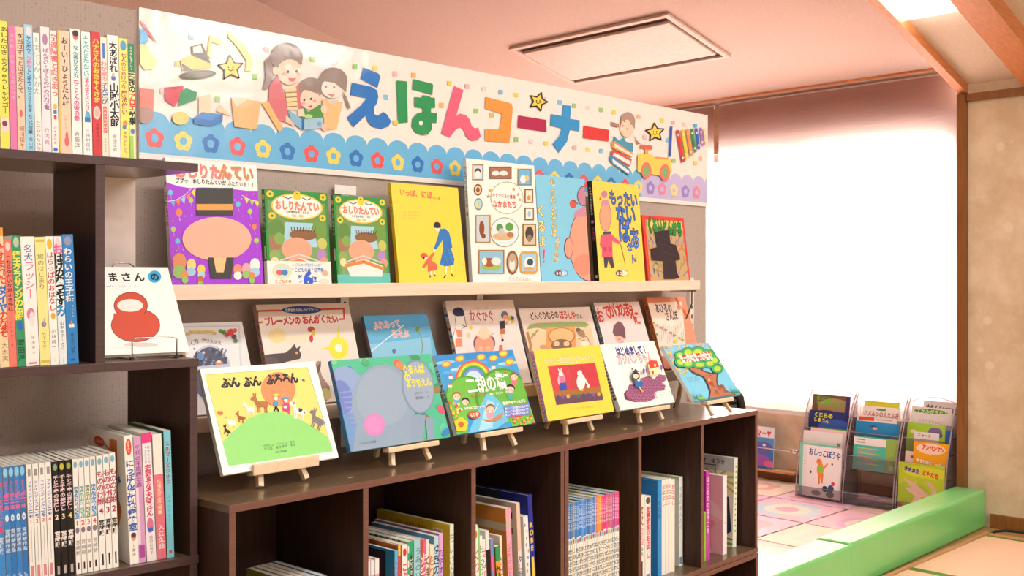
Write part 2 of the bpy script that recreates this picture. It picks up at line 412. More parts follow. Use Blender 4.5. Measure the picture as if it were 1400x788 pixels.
# wall with the window opening, behind the blinds
m = MB()
OY0, OY1, OZ0, OZ1 = 2.36, 5.50, 0.50, 2.06
m.box(XW, 2.26, FZ, XW + 0.1, 5.63, OZ0); m.box(XW, 2.26, OZ1, XW + 0.1, 5.63, 2.7)
m.box(XW, 2.26, OZ0, XW + 0.1, OY0, OZ1); m.box(XW, OY1, OZ0, XW + 0.1, 5.63, OZ1)
struct(m.build('wall_window', 'beige_paper'))
m = MB()
for y in (OY0, 3.37, 4.42, OY1 - 0.05): m.box(XW + 0.04, y, OZ0, XW + 0.08, y + 0.05, OZ1)
m.box(XW + 0.04, OY0, OZ0, XW + 0.08, OY1, OZ0 + 0.05); m.box(XW + 0.04, OY0, OZ1 - 0.05, XW + 0.08, OY1, OZ1)
struct(m.build('window_1', 'white_metal'))
gm, gnt, gb = newmat('window_glass')
gt = N(gnt, 'ShaderNodeBsdfTransparent'); gt.inputs[0].default_value = (0.96, 0.97, 0.97, 1); gnt.links.new(gt.outputs[0], gnt.nodes['Material Output'].inputs[0])
m = MB(); m.box(XW + 0.058, OY0 + 0.05, OZ0 + 0.05, XW + 0.062, OY1 - 0.05, OZ1 - 0.05); struct(m.build('window_1_glass', 'window_glass'))
sbox('trim_4', 5.50, 2.217, FZ, XW, 2.262, LZ(5.53) - 0.001, 'brown_wood')                     # post at the corner of the window bay
sbox('trim_5', 5.505, -3.0, 2.163, XR, 2.213, 2.20, 'brown_wood')                         # rail on top of the beige wall
m = MB(); m.box(5.70, 2.264, AZ(5.72) - 0.006, 5.735, 5.62, AZ(5.72) + 0.004); struct(m.build('trim_6', 'orange_wood'))
sbox('baseboard_right', 5.512, -3.0, FZ, XR, 2.10, 0.058, 'brown_wood')
sbox('baseboard_window', XW - 0.03, 2.27, FZ, XW, 5.62, 0.065, 'brown_wood')
# lamp panel in the sloping strip between the beams
m = MB()
P = [(4.74, LZ(4.74) + 0.045), (4.0, LZ(4.0) + 0.045), (3.2, LZ(4.0) + 0.045), (3.2, LZ(4.0) + 0.0), (4.0, LZ(4.0) + 0.0), (4.74, LZ(4.74) + 0.0)]
lamp = tag(empty('ceiling_lamp', (4.0, 2.07, LZ(4.0))), 'long glowing ceiling lamp panel between the two orange wooden beams', 'lamp')
m.prism([(x - 4.0, 1.945 - 2.07, z - LZ(4.0)) for x, z in P], (0, 0.255, 0)); m.build('diffuser', 'lamp_diffuser', lamp)
# ceiling lamps behind the camera (each area light sits under its own panel)
for k, (x, y, wh) in enumerate(((3.3, -1.40, 'behind the viewer, nearer the beige wall'), (1.5, -1.40, 'behind the viewer, farther from the beige wall'), (2.5, 0.45, 'above and right of the viewer'), (0.7, 0.45, 'above the viewer and left shelf unit'), (3.3, -2.55, 'behind the viewer against the rear wall'))):
    t = tag(empty('ceiling_lamp', (x, y, LZ(4.0) + 0.05)), 'white framed ceiling lamp panel ' + wh, 'lamp', 'ceiling lamps over the main room')
    m = MB(); m.box(-0.68, -0.2, -0.03, 0.68, 0.2, -0.0); m.build('housing', 'white_metal', t)

# air conditioner panel on the sloping ceiling of the bay
ac = tag(empty('air_conditioner', (4.86, 4.0, AZ(4.86) - 0.0015), (0, math.atan(0.236), 0)), 'flat ceiling air conditioner panel with two dark slots', 'air conditioner')
hx, hy = 0.305, 0.60
m = MB()
for a in ((-hx, -hy, hx, -hy + 0.035), (-hx, hy - 0.035, hx, hy), (-hx, -hy + 0.035, -hx + 0.03, hy - 0.035), (hx - 0.03, -hy + 0.035, hx, hy - 0.035)):
    m.box(a[0], a[1], -0.018, a[2], a[3], 0)
af = m.build('frame', 'ac_panel', ac, bevel=0.004)
m = MB(); m.box(-hx + 0.075, -hy + 0.05, -0.024, hx - 0.075, hy - 0.05, -0.004); m.build('grille_panel', 'ac_panel', ac, bevel=0.006)
m = MB(); m.box(-hx + 0.03, -hy + 0.035, -0.003, hx - 0.03, hy - 0.035, 0); m.build('air_slot', 'slot_dark', af)

# roller blinds
def blind(y0, y1, label):
    r = tag(empty('roller_blind', (XB, (y0 + y1) / 2, 2.36)), label, 'blind', 'roller blinds over the window'); h = (y1 - y0) / 2
    m = MB(); zb = 0.455 - 2.36
    n = 24
    for k in range(n):
        a, b = -h + 2 * h * k / n, -h + 2 * h * (k + 1) / n
        m.face([(0, a, 0), (0, b, 0), (0, b, zb), (0, a, zb)])
    ck = m.build('cloth', 'blind_cloth', r)
    m = MB(); m.box(-0.012, -h, zb - 0.028, 0.012, h, zb + 0.0); m.build('bottom_bar', 'white_metal', ck, bevel=0.004)
    m = MB(); m.tube([(0.018, -h, 0.0), (0.018, h, 0.0)], 0.013, n=12); m.build('roller', 'white_metal', r)
yg = atX(976, 300, XB).y; yg2 = atX(982.5, 300, XB).y
blind(2.272, yg2, 'wide pink roller blind glowing with daylight, between wooden post and gap')
blind(yg, 5.58, 'pink roller blind to the left of the narrow gap, mostly behind the board')
# bare latch that shows in the gap
m = MB(); z = atX(979, 199, XB).z; m.box(XW - 0.02, yg2 + 0.002, z - 0.02, XW - 0.004, yg - 0.002, z + 0.02, '8a8794'); tag(m.build('window_latch', 'matte_print'), 'small grey window latch seen in the gap between blinds', 'latch')

# ------------------------------------------------------------------ floor of the play corner
pal = ['f9cfe0', 'fdefd8', 'fadbd4', 'f5d8f0', 'fef3df', 'fbdfce']
acc = ['f5b4cf', 'b4e6de', 'fef6e6', 'efbde2', 'f8c8c0', 'bfe4f2']
S = 0.46; names = {0: 'flower', 1: 'round spot', 2: 'square', 3: 'oval ring'}
def mat_tile(i, j):
    x0, y0 = 3.46 + i * S, 2.30 + j * S
    base = pal[(i * 2 + j * 3 + i * j) % 6]; a = acc[(i + j * 2) % 6]; b = acc[(i * 3 + j + 2) % 6]; kind = (i + 2 * j) % 4
    m = MB(); P = []; nT = 8; d = S / nT; tt = 0.012
    def teeth(p, u, n, out):
        for k in range(nT):
            s = (tt if (k % 2 == 0) == out else -tt) / 2
            for q in (0, 1): P.append((p[0] + u[0] * d * (k + q) + n[0] * s, p[1] + u[1] * d * (k + q) + n[1] * s, 0))
    g = 0.0004
    teeth((g, g), (1, 0), (0, 1), True); teeth((S - g, g), (0, 1), (1, 0), True); teeth((S - g, S - g), (-1, 0), (0, 1), True); teeth((g, S - g), (0, -1), (1, 0), True)
    P2 = [(p[0], p[1]) for k, p in enumerate(P) if k == 0 or (abs(p[0] - P[k - 1][0]) + abs(p[1] - P[k - 1][1])) > 1e-6]
    m.prism([(x, y, 0) for x, y in P2], (0, 0, 0.026), base)
    A = Art(m, (0, S, 0.026), (1, 0, 0), (0, -1, 0), (0, 0, 1), S, S); A.lv = 1e-4
    if kind == 0: A.flower(50, 50, 36, a, base); A.flower(50, 50, 28, b, a); A.ell(50, 50, 9, 9, 'fdf3dc')
    elif kind == 1: A.ell(50, 50, 38, 38, a); A.ell(50, 50, 27, 27, 'fdf0dd'); A.ell(50, 50, 14, 14, b)
    elif kind == 2: A.rect(14, 14, 72, 72, a); A.rect(26, 26, 48, 48, 'fdf0e4'); A.rect(38, 38, 24, 24, b)
    else: A.ell(50, 50, 40, 26, a, rot=25); A.ell(50, 50, 30, 17, 'fdf4e6', rot=25); A.flower(50, 50, 12, b, base)
    o = m.build('floor_mat', 'foam'); o.location = (x0, y0, FZ)
    nth = ['first', 'second', 'third', 'fourth', 'fifth', 'sixth']
    tag(o, 'pastel foam mat with %s, %s from green blocks, %s from the racks' % (names[kind], nth[j], nth[4 - i]), 'floor mat', 'pastel foam floor mats')
for i in range(5):
    for j in range(6): mat_tile(i, j)
def cushion_block(x0, x1, y, label):
    o = empty('padded_block', ((x0 + x1) / 2, y + 0.085, FZ), (0, 0, R(1.9))); tag(o, label, 'floor cushion', 'green padded blocks edging the play corner')
    m = MB(); L = (x1 - x0) / 2 - 0.003
    m.box(-L, -0.085, 0, L, 0.072, 0.192); b = m.build('vinyl_cover', 'green_vinyl', o, bevel=0.016)
    b.modifiers['bevel'].segments = 4
    for p in b.data.polygons: p.use_smooth = False
cushion_block(3.985, 5.505, 2.092, 'green padded floor block between the seam and the beige wall')
cushion_block(3.22, 3.975, 2.040, 'green padded floor block running from the seam back to the dark bookcase')
# wooden sill and tatami
m = MB(); m.box(3.0, 2.033, FZ, 5.34, 2.052, 0.006); struct(m.build('trim_7', 'sill_wood'))
m = MB(); m.box(5.305, 0.2, FZ, 5.345, 2.03, 0.002); struct(m.build('trim_8', 'sill_wood'))
def tatami(x0, x1, y0, y1, label):
    o = tag(empty('tatami_mat', ((x0 + x1) / 2, (y0 + y1) / 2, FZ)), label, 'tatami mat', 'tatami mats'); a, b = (x1 - x0) / 2 - 0.001, (y1 - y0) / 2
    m = MB(); m.box(-a + 0.02, -b, 0, a - 0.02, b, 0.011); m.build('woven_surface', 'tatami', o)
    for s in (-1, 1):
        m = MB(); m.box(min(s * a, s * (a - 0.022)), -b, 0, max(s * a, s * (a - 0.022)), b, 0.012); m.build('cloth_border', 'tatami_border', o)
tatami(4.45, 5.30, 0.27, 2.03, 'peach tatami mat with green cloth borders nearest the beige wall')
tatami(3.60, 4.449, 0.27, 2.03, 'peach tatami mat at the very bottom edge, left of the other')
m = MB(); q = [(5.36, 2.036, 0.0), (5.43, 2.04, 0.0), (5.48, 2.01, 0.0), (5.503, 1.93, 0.0), (5.503, 1.4, 0.0), (5.503, 0.6, 0.0)]
m.tube([(a, b, FZ + 0.006) for a, b, c in q], 0.006, '222226', 8); tag(m.build('power_cable', 'black_rubber'), 'thin black cable running along the baseboard by the green block', 'cable')

# ------------------------------------------------------------------ partition with banner
D = 2.005
m = MB(); m.box(-0.4, D, FZ + 0.0, 2.894, D + 0.045, 1.772); pt = struct(m.build('wall_partition', 'partition_fabric'))
BX0, BX1, BZ0, BZ1 = 0.958, 2.895, 1.481, 1.779
ban = tag(empty('banner', (BX0, D - 0.006, BZ0)), 'long glossy picture-book corner banner with big coloured letters on the grey partition', 'banner')
m = MB(); W_, H_ = BX1 - BX0, BZ1 - BZ0
m.box(0, 0, 0, W_, 0.005, H_, 'f7f1ee')
A = Art(m, (0, 0, H_), (1, 0, 0), (0, 0, -1), (0, -1, 0), W_, H_)
def bq(x, y):
    p = atY(x, y, D - 0.006); return ((p.x - BX0) / W_, (BZ1 - p.z) / H_)
A.f = bq
ZA, ZB, ZC = (180, 0, 3.583), (450, 60, 3.94), (700, 100, 4.146)
def U(fr, *pts): return [unz(fr, p) for p in pts]
# scalloped blue ribbon
val = [231.6, 269.3, 307, 342.4, 376.8, 409.4, 441.8, 471.6, 502, 530.5, 557.9, 584, 609, 634, 658, 680.5, 704, 726, 747, 768.3, 788, 807.3, 826.6, 846, 863, 879.5, 896, 913.5, 928.5, 945, 961.7, 978]
val = [190.0] + val
vu = [bq(x, 300)[0] * W_ for x in val]; rr = (vu[-1] - vu[1]) / (len(vu) - 2) / 2
blue, lil = '70bff0', 'c9c0ee'
yv = bq(231.6, 170)[1] * H_; yb = H_ - 0.012; lx = bq(876, 250)[0] * W_
A.emit([(0, yv - 0.002), (lx, yv - 0.002), (lx, yb), (0, yb)], blue); A.emit([(lx, yv - 0.002), (W_, yv - 0.002), (W_, yb), (lx, yb)], lil); A.up()
x = vu[1] - 2 * rr
while x < W_:
    c = x + rr; col = blue if c < lx else lil
    A.emit([(c + rr * 1.0 * math.cos(math.pi * k / 18), yv - rr * 0.72 * math.sin(math.pi * k / 18)) for k in range(19)], col); x += 2 * rr
A.up()
fx = [211.3, 250.6, 288.3, 324.6, 359.5, 393, 425.6, 455.8, 486.8, 516, 543.9, 571, 597, 622, 646, 669, 692, 715, 737.4, 758, 778, 797.7, 817, 835.5, 854.4, 872.5, 889, 905, 921, 937, 952]
cf = ['f0626a', 'f6df72', '3a7fd0']; f0 = A.f; A.f = lambda x, y: (x / W_, y / H_)
fy = bq(211.3, 189.2)[1] * H_
for k, x in enumerate(fx):
    u = bq(x, 300)[0] * W_; lilz = u > lx
    cc = (['ef8fb0', 'f5e3a0', 'a58fd8'] if lilz else cf)[k % 3]
    A.flower(u, fy, 0.0205, cc, lil if lilz else blue, hr=0.40)
# confetti squares
A.f = f0
for x, y, c in ((224, 44, 'f3e3ea'), (261, 51, '8fd0f0'), (242, 88, 'f9c48a'), (348, 105, '9ed27c'), (297, 136, '9ed27c'), (222, 125, 'f6c3cd'), (364, 68, 'f4bcc0'), (427, 81, '9ed27c'), (457, 85, 'f3dbe4'), (485, 91, '9fd98a'), (512, 93.5, 'f5d968'), (539.5, 101, 'f6b9c8'), (527, 133, '8cc9ee'), (565, 103, 'f9c07a'), (614, 114, 'f5d968'), (638, 118.5, 'f6b9c8'), (661.5, 122, 'f3dbe4'), (684, 126, '7fc0ea'), (705, 130, 'f5d968'), (603, 144, 'f8ba70'), (650, 152, '9ed27c'), (672, 157.5, 'f9c07a'), (705, 191, '8ccb7a'), (725.5, 193.5, 'f3dbe4'), (746, 196.5, 'f5dd70'), (743, 136, 'f6b9c8'), (765, 140, '8cc9ee'), (784.5, 144.5, 'a2d182'), (803, 147.5, 'f3dbe4'), (821, 150.5, 'a8d58a'), (838.5, 153.5, 'f5dd70'), (872.5, 159.5, 'f9c89a'), (904.5, 165, 'f5dd70'), (919.5, 168, 'f6b9c8'), (935, 170.5, 'f6d8de'), (785, 202, 'f6b9c8'), (803.5, 204.5, 'f5dd70'), (821.5, 206.5, '8cc9ee'), (881, 187.5, 'f7c9cf'), (920.5, 219.5, 'a2d182'), (935.5, 217, 'f6c3cd'), (950, 172, '6ab4e6'), (912, 192, '8cc9ee'), (540, 168, 'f5dd70'), (950, 223, 'f5d968'), (957, 217, 'f6c3a8')):
    k = 3.7 * (1350 - (x - 188) * 0.62) / 1350
    A.poly([(x - k, y - k * 1.15), (x + k, y - k * .95), (x + k, y + k * 1.15), (x - k, y + k * .95)], c)
# big letters
A.poly(U(ZB, (182, 128), (262, 160), (273, 178), (257, 238), (165, 188)), '2f7fd4')
A.poly(U(ZB, (120, 210), (225, 232), (256, 252), (262, 285), (255, 320), (238, 345), (240, 378), (258, 388), (290, 367), (310, 382), (330, 418), (318, 445), (275, 460), (228, 446), (205, 420), (195, 385), (128, 450), (92, 398), (168, 332), (200, 294), (110, 276)), '2f7fd4')
g = '2f9c63'
A.poly(U(ZB, (362, 198), (412, 202), (416, 208), (421, 424), (368, 428), (359, 204)), g)
A.poly(U(ZB, (450, 190), (553, 216), (557, 224), (553, 275), (443, 245)), g)
A.poly(U(ZB, (455, 287), (495, 291), (497, 277), (538, 281), (541, 288), (567, 293), (568, 345), (545, 349), (545, 370), (577, 373), (575, 428), (552, 425), (550, 462), (530, 488), (498, 493), (462, 480), (441, 447), (445, 402), (470, 375), (500, 368), (500, 347), (457, 342)), g)
A.ell(*U(ZB, (491, 427))[0], 2.6, 3.4, 'f7f1ee', n=12)
A.poly(U(ZB, (670, 228), (720, 250), (681, 390), (700, 376), (735, 385), (755, 410), (765, 445), (783, 456), (800, 452), (814, 500), (795, 520), (763, 523), (735, 502), (722, 465), (705, 449), (680, 462), (648, 504), (600, 484)), 'ee6a8a')
A.poly(U(ZB, (838, 286), (960, 316), (980, 325), (986, 348), (968, 533), (836, 524), (836, 458), (914, 462), (928, 378), (836, 350)), 'f59f52')
A.poly(U(ZB, (1015, 386), (1166, 410), (1168, 476), (1011, 452)), 'b9305f')
A.poly(U(ZC, (284, 182), (325, 185), (331, 192), (326, 260), (380, 268), (378, 331), (325, 322), (308, 390), (262, 452), (226, 402), (264, 360), (278, 314), (213, 298), (217, 232), (281, 244)), '3b9de0')
A.poly(U(ZC, (402, 299), (546, 322), (543, 388), (399, 369)), 'e2474a')
# excavator, stars
A.poly(U(ZA, (380, 175), (440, 200), (430, 220), (385, 205), (390, 290), (365, 270)), 'f5dc84'); A.poly(U(ZA, (465, 150), (550, 225), (590, 300), (580, 350), (552, 350), (560, 300), (510, 225), (470, 185)), 'f6e08e')
A.poly(U(ZA, (235, 295), (290, 268), (380, 305), (388, 332), (245, 348)), 'efd36a'); A.poly(U(ZA, (288, 228), (342, 214), (384, 312), (295, 275)), '5f5848'); A.poly(U(ZA, (297, 232), (335, 222), (348, 258), (300, 262)), 'e8e4e2')
A.poly(U(ZA, (240, 310), (300, 345), (250, 348)), '6b6250'); A.ell(*U(ZA, (321, 367))[0], 25, 6, '66604f', rot=-5); A.ell(*U(ZA, (321, 367))[0], 21, 3.4, '7b7462', rot=-5)
def bstar(c, r, tilt, oc='3a3a48'):
    x, y = U(*c)[0]
    A.star(x, y, r, 'f4d95c', oc, 1.8, rot=tilt)
bstar((ZA, (482, 335)), 17.5, -94); bstar((ZB, (1122, 312)), 13, -70); bstar((ZC, (806, 338)), 13, -94)
# toys on the left
A.poly(U(ZA, (30, 95), (60, 120), (123, 214), (85, 180)), 'ef6276'); A.ell(*U(ZA, (35, 180))[0], 13, 11, '49b0ec', rot=40); A.poly(U(ZA, (30, 220), (60, 215), (122, 300), (105, 340), (60, 345), (30, 300)), 'f3de86')
A.poly(U(ZA, (30, 432), (105, 440), (103, 560), (30, 560)), 'ee8078'); A.ell(*U(ZA, (62, 565))[0], 11.5, 11.5, 'b08a86')
A.poly(U(ZA, (158, 430), (250, 422), (248, 455), (208, 525), (160, 492)), 'd9405c'); A.poly(U(ZA, (160, 432), (250, 422), (212, 440)), 'b92c4a'); A.poly(U(ZA, (232, 455), (262, 432), (316, 452), (312, 490), (226, 523)), '1f9a64')
A.ell(*U(ZA, (236, 580))[0], 11.5, 9, 'f3dd8c'); A.poly(U(ZA, (325, 475), (382, 462), (382, 575), (325, 568)), 'f6dcc0')
A.poly(U(ZA, (300, 580), (340, 550), (443, 562), (440, 600), (385, 622), (302, 608)), '2f7fd0'); A.poly(U(ZA, (302, 580), (340, 552), (442, 562), (390, 590)), '4791de')
A.poly(U(ZA, (408, 545), (430, 515), (488, 572)), 'f3d9b8'); A.poly(U(ZA, (484, 478), (630, 500), (610, 628), (600, 635), (500, 622)), 'f9c48f'); A.poly(U(ZA, (484, 478), (575, 480), (510, 525)), 'fbdcc0'); A.poly(U(ZA, (632, 505), (672, 495), (738, 625), (720, 650)), 'f9c083')
# mother reading with two children
ZK = (345, 40, 5.437)
def K(x, y): return unz(ZK, (x, y))
def Kp(col, *p): A.poly([K(*q) for q in p], col)
def Ke(x, y, rx, ry, col, rot=0): c = K(x, y); A.ell(c[0], c[1], rx / 5.437, ry / 5.437, col, rot)
skin, hair = 'fbd9c6', '9a8a86'
Kp(hair, (130, 195), (85, 240), (92, 360), (70, 450), (100, 450), (150, 370)); Ke(250, 210, 118, 108, hair); Ke(270, 320, 92, 95, skin); Kp(hair, (140, 240), (300, 200), (365, 265), (355, 160), (200, 120)); Ke(165, 310, 20, 32, skin)
Kp('db7a86', (185, 345), (120, 420), (115, 540), (190, 680), (240, 690), (265, 600), (215, 430)); Kp('db7a86', (370, 375), (320, 430), (330, 590), (370, 580)); Kp('f6dcae', (235, 440), (320, 430), (330, 600), (255, 600))
for k in range(4): Kp('9a7f6a', (238 + 4 * k, 470 + 35 * k), (325, 465 + 35 * k), (325, 472 + 35 * k), (238 + 4 * k, 478 + 35 * k))
Ke(258, 318, 9, 11, '6b5a55'); Ke(322, 315, 9, 11, '6b5a55'); Ke(230, 335, 18, 13, 'f6b0ae'); Ke(335, 335, 12, 12, 'f6b0ae'); Kp('d8536a', (258, 365), (320, 365), (300, 392), (272, 388))
Ke(430, 440, 92, 80, hair); Ke(420, 520, 72, 78, skin); Kp(hair, (345, 455), (400, 455), (500, 490), (510, 440), (430, 385)); Ke(378, 527, 8, 10, '5a4a45'); Ke(428, 520, 8, 10, '5a4a45'); Ke(372, 552, 14, 10, 'f6a8a6'); Ke(455, 535, 14, 10, 'f6a8a6'); Kp('d8536a', (405, 575), (440, 565), (430, 588)); Ke(497, 515, 14, 22, skin)
Kp('4f9a4c', (365, 575), (410, 618), (495, 560), (520, 590), (520, 670), (360, 670)); Ke(410, 650, 30, 16, 'bfe0a0')
Ke(595, 385, 105, 98, hair); Ke(590, 440, 85, 75, 'fbeee6'); Kp(hair, (495, 385), (600, 400), (690, 470), (695, 380), (600, 300)); Kp(hair, (660, 460), (690, 500), (725, 590), (700, 590), (680, 520)); Ke(540, 430, 8, 8, '9a8a86'); Ke(600, 432, 8, 8, '9a8a86'); Kp('e08a96', (550, 485), (605, 485), (585, 510)); Kp('f8c893', (510, 515), (665, 545), (620, 740), (530, 750)); Kp('d8d2cc', (550, 520), (635, 530), (600, 560), (565, 555))
Kp(skin, (330, 600), (370, 590), (385, 650), (330, 650)); Ke(525, 595, 24, 32, skin); Kp('fbcfc0', (240, 640), (310, 700), (300, 722), (240, 690))
Kp('8cc0e4', (255, 600), (365, 670), (362, 750), (285, 690)); Kp('2f77c0', (358, 668), (380, 668), (380, 750), (358, 748)); Kp('a6d0ea', (378, 672), (520, 658), (515, 735), (378, 750)); Ke(488, 705, 18, 16, '7fb4dc'); Kp('4f9ad2', (402, 722), (420, 715), (416, 728)); Kp('fbcfc0', (510, 700), (550, 715), (535, 760), (505, 745))
# girl on books, cart, xylophone on the right
def Cp(col, *p): A.poly(U(ZC, *p), col)
def Ce(x, y, rx, ry, col, rot=0): c = U(ZC, (x, y))[0]; A.ell(c[0], c[1], rx / 4.146, ry / 4.146, col, rot)
Cp('b78a80', (552, 275), (600, 290), (600, 308), (560, 300)); Ce(650, 275, 42, 52, 'b99a90'); Ce(645, 315, 38, 50, skin); Cp('b99a90', (606, 280), (650, 262), (690, 320), (690, 260), (645, 222)); Cp('b78a80', (680, 350), (700, 380), (722, 402), (705, 405)); Ce(630, 275, 4, 4, '6b5a55'); Ce(665, 290, 4, 4, '6b5a55'); Ce(645, 318, 4, 5, 'd06a7a'); Ce(620, 300, 9, 8, 'f6b0ae')
Cp('4f9fbf', (570, 355), (600, 385), (625, 365), (640, 390), (680, 400), (678, 450), (570, 395))
Cp('e79a5a', (556, 390), (575, 388), (678, 455), (672, 480), (560, 425)); Cp('f1ece6', (575, 400), (676, 460), (672, 472), (575, 420)); Cp('d6584f', (552, 445), (570, 435), (672, 490), (662, 532), (555, 470)); Cp('e9eef2', (572, 450), (665, 500), (660, 522), (565, 468)); Cp('4f93c0', (545, 470), (565, 468), (660, 545), (657, 582), (548, 505)); Cp('e6ecf0', (562, 485), (657, 555), (655, 572), (565, 510))
Cp('f3d76c', (705, 465), (720, 455), (785, 462), (800, 480), (895, 490), (900, 565), (870, 590), (705, 560)); Cp('e4695e', (720, 405), (788, 413), (786, 436), (720, 428)); Cp('f0b060', (748, 430), (765, 432), (765, 460), (748, 458)); Cp('f0a060', (800, 474), (878, 482), (876, 492), (800, 484)); Cp('3a62c8', (890, 302), (903, 304), (894, 475), (883, 474))
for x, y in ((754, 553), (860, 565)): Ce(x, y, 29, 47, 'ee7f78'); Ce(x, y, 17, 29, '86b878')
for k, (x0, y0, x1, y1, c) in enumerate(((933, 330, 963, 500, 'e0444a'), (960, 328, 985, 480, 'f0d548'), (986, 324, 1009, 465, 'f59a50'), (1012, 320, 1031, 445, '3c9a50'), (1037, 318, 1052, 428, '3468d0'), (1062, 314, 1074, 410, 'a878d0'), (1083, 318, 1092, 400, 'f3d9b8'))):
    A.line(U(ZC, (x0, y0), (x1, y1)), 4.4 - k * .25, c)
    for q in ((x0 + 2, y0 + 22), (x1 - 2, y1 - 18)): Ce(*q, 5, 7, 'f7e9e4')
m.build('printed_panel', 'banner_film', ban)
# standing paper clips / slotted uprights
for x, y, lab in ((470, 258, 'white slotted shelf upright behind the smaller green books'), (655, 390, 'white slotted shelf upright showing just under the upper shelf'), (944.5, 300, 'white slotted shelf upright near the right end of the shelves')):
    P = atY(x, y, D - 0.008); zt = 1.452 if x < 500 else 1.25
    t = tag(empty('shelf_upright', (P.x, D, 0.86)), lab, 'bracket', 'shelf uprights on the partition')
    m = MB(); m.box(-0.011, -0.012, 0, 0.011, 0, zt - 0.86); rl = m.build('rail', 'white_metal', t)
    m = MB()
    for k in range(12): m.box(-0.003, -0.0125, 0.02 + k * 0.03, 0.003, -0.0119, 0.032 + k * 0.03)
    m.build('slots', 'black_rubber', rl)
    if x < 500:
        m = MB(); m.box(-0.03, -0.015, zt - 0.875, 0.03, -0.0125, zt - 0.86 + 0.006); m.build('end_plate', 'white_metal', t)

# pine picture-book shelves
def pine_shelf(label, x0, x1, z, tilt, ends):
    t = tag(empty('display_shelf', (x0, 1.865, z), (0, -math.atan(tilt), 0)), label, 'shelf', 'pine display shelves')
    L = (x1 - x0); m = MB(); m.box(0, 0.016, -0.029, L, D - 1.865 - 0.013, -0.003); m.build('board', 'pine', t, bevel=0.0015)
    m = MB(); m.box(0, 0, -0.030, L, 0.016, -0.0005); m.build('front_edge', 'pine', t, bevel=0.0015)
    for px in ends:
        m = MB(); m.tube([(px, 0.02, -0.03), (px, 0.02, -0.07), (px + 0.012, 0.05, -0.118)], 0.0026, n=6); m.tube([(px, 0.006, -0.032), (px, 0.1, -0.032)], 0.0026, n=6); m.build('wire_bracket', 'dark_metal', t)
pine_shelf('long pale pine shelf at eye level under the banner', 0.955, 2.662, 1.2325, 0.0054, (1.692,))
pine_shelf('long pale pine shelf just above the dark bookcase top', 0.955, 2.60, 0.977, 0.0, (1.63,))
ZU = lambda x: 1.2325 + 0.0054 * (x - 0.955) - 0.003
ZL = 0.974
# ------------------------------------------------------------------ dark bookcase of two stacked rows
CO, CA = (0.9345, 1.616), R(2.96); CT = 0.8575; CB = 0.438
cux = Vector((math.cos(CA), math.sin(CA), 0)); cuy = Vector((-math.sin(CA), math.cos(CA), 0))
UL, CD, TH = 0.899, 0.288, 0.0135
def bookcase(label, k, z0, z1, push=0.0):
    o = Vector((CO[0], CO[1], 0)) + cux * (k * (UL + 0.002)) + cuy * push
    t = tag(empty('bookcase', (o.x, o.y, z0), (0, 0, CA)), label, 'bookcase', 'dark wood bookcase units'); h = z1 - z0
    mats = ['dark_wood_lit', 'dark_edge_lit', 'dark_wood_upright_shaded']
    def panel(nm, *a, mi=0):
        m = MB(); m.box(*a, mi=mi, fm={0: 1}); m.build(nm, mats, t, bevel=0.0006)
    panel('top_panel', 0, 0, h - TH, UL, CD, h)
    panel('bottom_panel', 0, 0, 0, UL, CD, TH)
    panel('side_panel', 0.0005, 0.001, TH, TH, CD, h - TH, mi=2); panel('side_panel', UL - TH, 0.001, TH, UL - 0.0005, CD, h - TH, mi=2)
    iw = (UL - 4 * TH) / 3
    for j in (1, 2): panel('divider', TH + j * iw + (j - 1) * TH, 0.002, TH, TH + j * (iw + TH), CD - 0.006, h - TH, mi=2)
    m = MB(); m.box(TH, CD - 0.006, TH, UL - TH, CD - 0.001, h - TH); m.build('back_panel', 'dark_wood_upright_shaded', t)
    if z0 > 0.3:
        m = MB()
        for px, s in ((0.30, 1), (0.52, .6)): m.box(px, 0.05, h + 0.0002, px + 0.012 * s, 0.053, h + 0.0006)
        m.build('tape_scrap', 'white_board', t)
bookcase('dark wood three-bay bookcase unit under the left three easels', 0, CB, CT)
bookcase('dark wood three-bay bookcase unit under the right three easels', 1, CB, CT)
bookcase('lower dark bookcase unit carrying the left unit, below the picture edge', 0, FZ, CB - 0.001, -0.002)
bookcase('lower dark bookcase unit carrying the right unit, only its top edge showing', 1, FZ, CB - 0.001, -0.002)
IZ = CB + TH
# ------------------------------------------------------------------ dark shelf unit on the left, end bay open to the right
SO, SA = (0.923, 1.70), R(-3.5)
sux = Vector((math.cos(SA), math.sin(SA), 0)); suy = Vector((-math.sin(SA), math.cos(SA), 0))
SB = [1.4447, 1.1043, 0.761, 0.42, 0.08]; ST = 0.0145; SL = 0.90; SD = 0.205
su = tag(empty('shelf_unit', (SO[0], SO[1], FZ), (0, 0, SA)), 'tall dark brown shelf unit at the left with open end bay', 'bookcase')
def skew(m, right_only=False):
    # the right end of the unit is cut at a slant
    m.v = [(x - (0.143 * y if (x > -0.02 or not right_only) else 0), y, z) for x, y, z in m.v]
for i, z in enumerate(SB):
    m = MB(); m.box(-SL, 0, z - ST - FZ, 0.001 if i else 0, SD, z - FZ, fm={0: 1}); skew(m, True); m.build('shelf_board', ['dark_wood_lit', 'dark_edge_shaded'], su, bevel=0.0006)
def lpanel(nm, x0, x1, z0, z1, mat=('dark_wood_upright_shaded', 'dark_edge_shaded')):
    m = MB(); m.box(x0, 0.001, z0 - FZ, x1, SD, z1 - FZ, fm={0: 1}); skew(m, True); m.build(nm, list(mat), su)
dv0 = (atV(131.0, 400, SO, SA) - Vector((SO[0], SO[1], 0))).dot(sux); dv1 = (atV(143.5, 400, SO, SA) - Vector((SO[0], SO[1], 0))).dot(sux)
lpanel('divider', dv0, dv1, SB[1], SB[0] - ST)
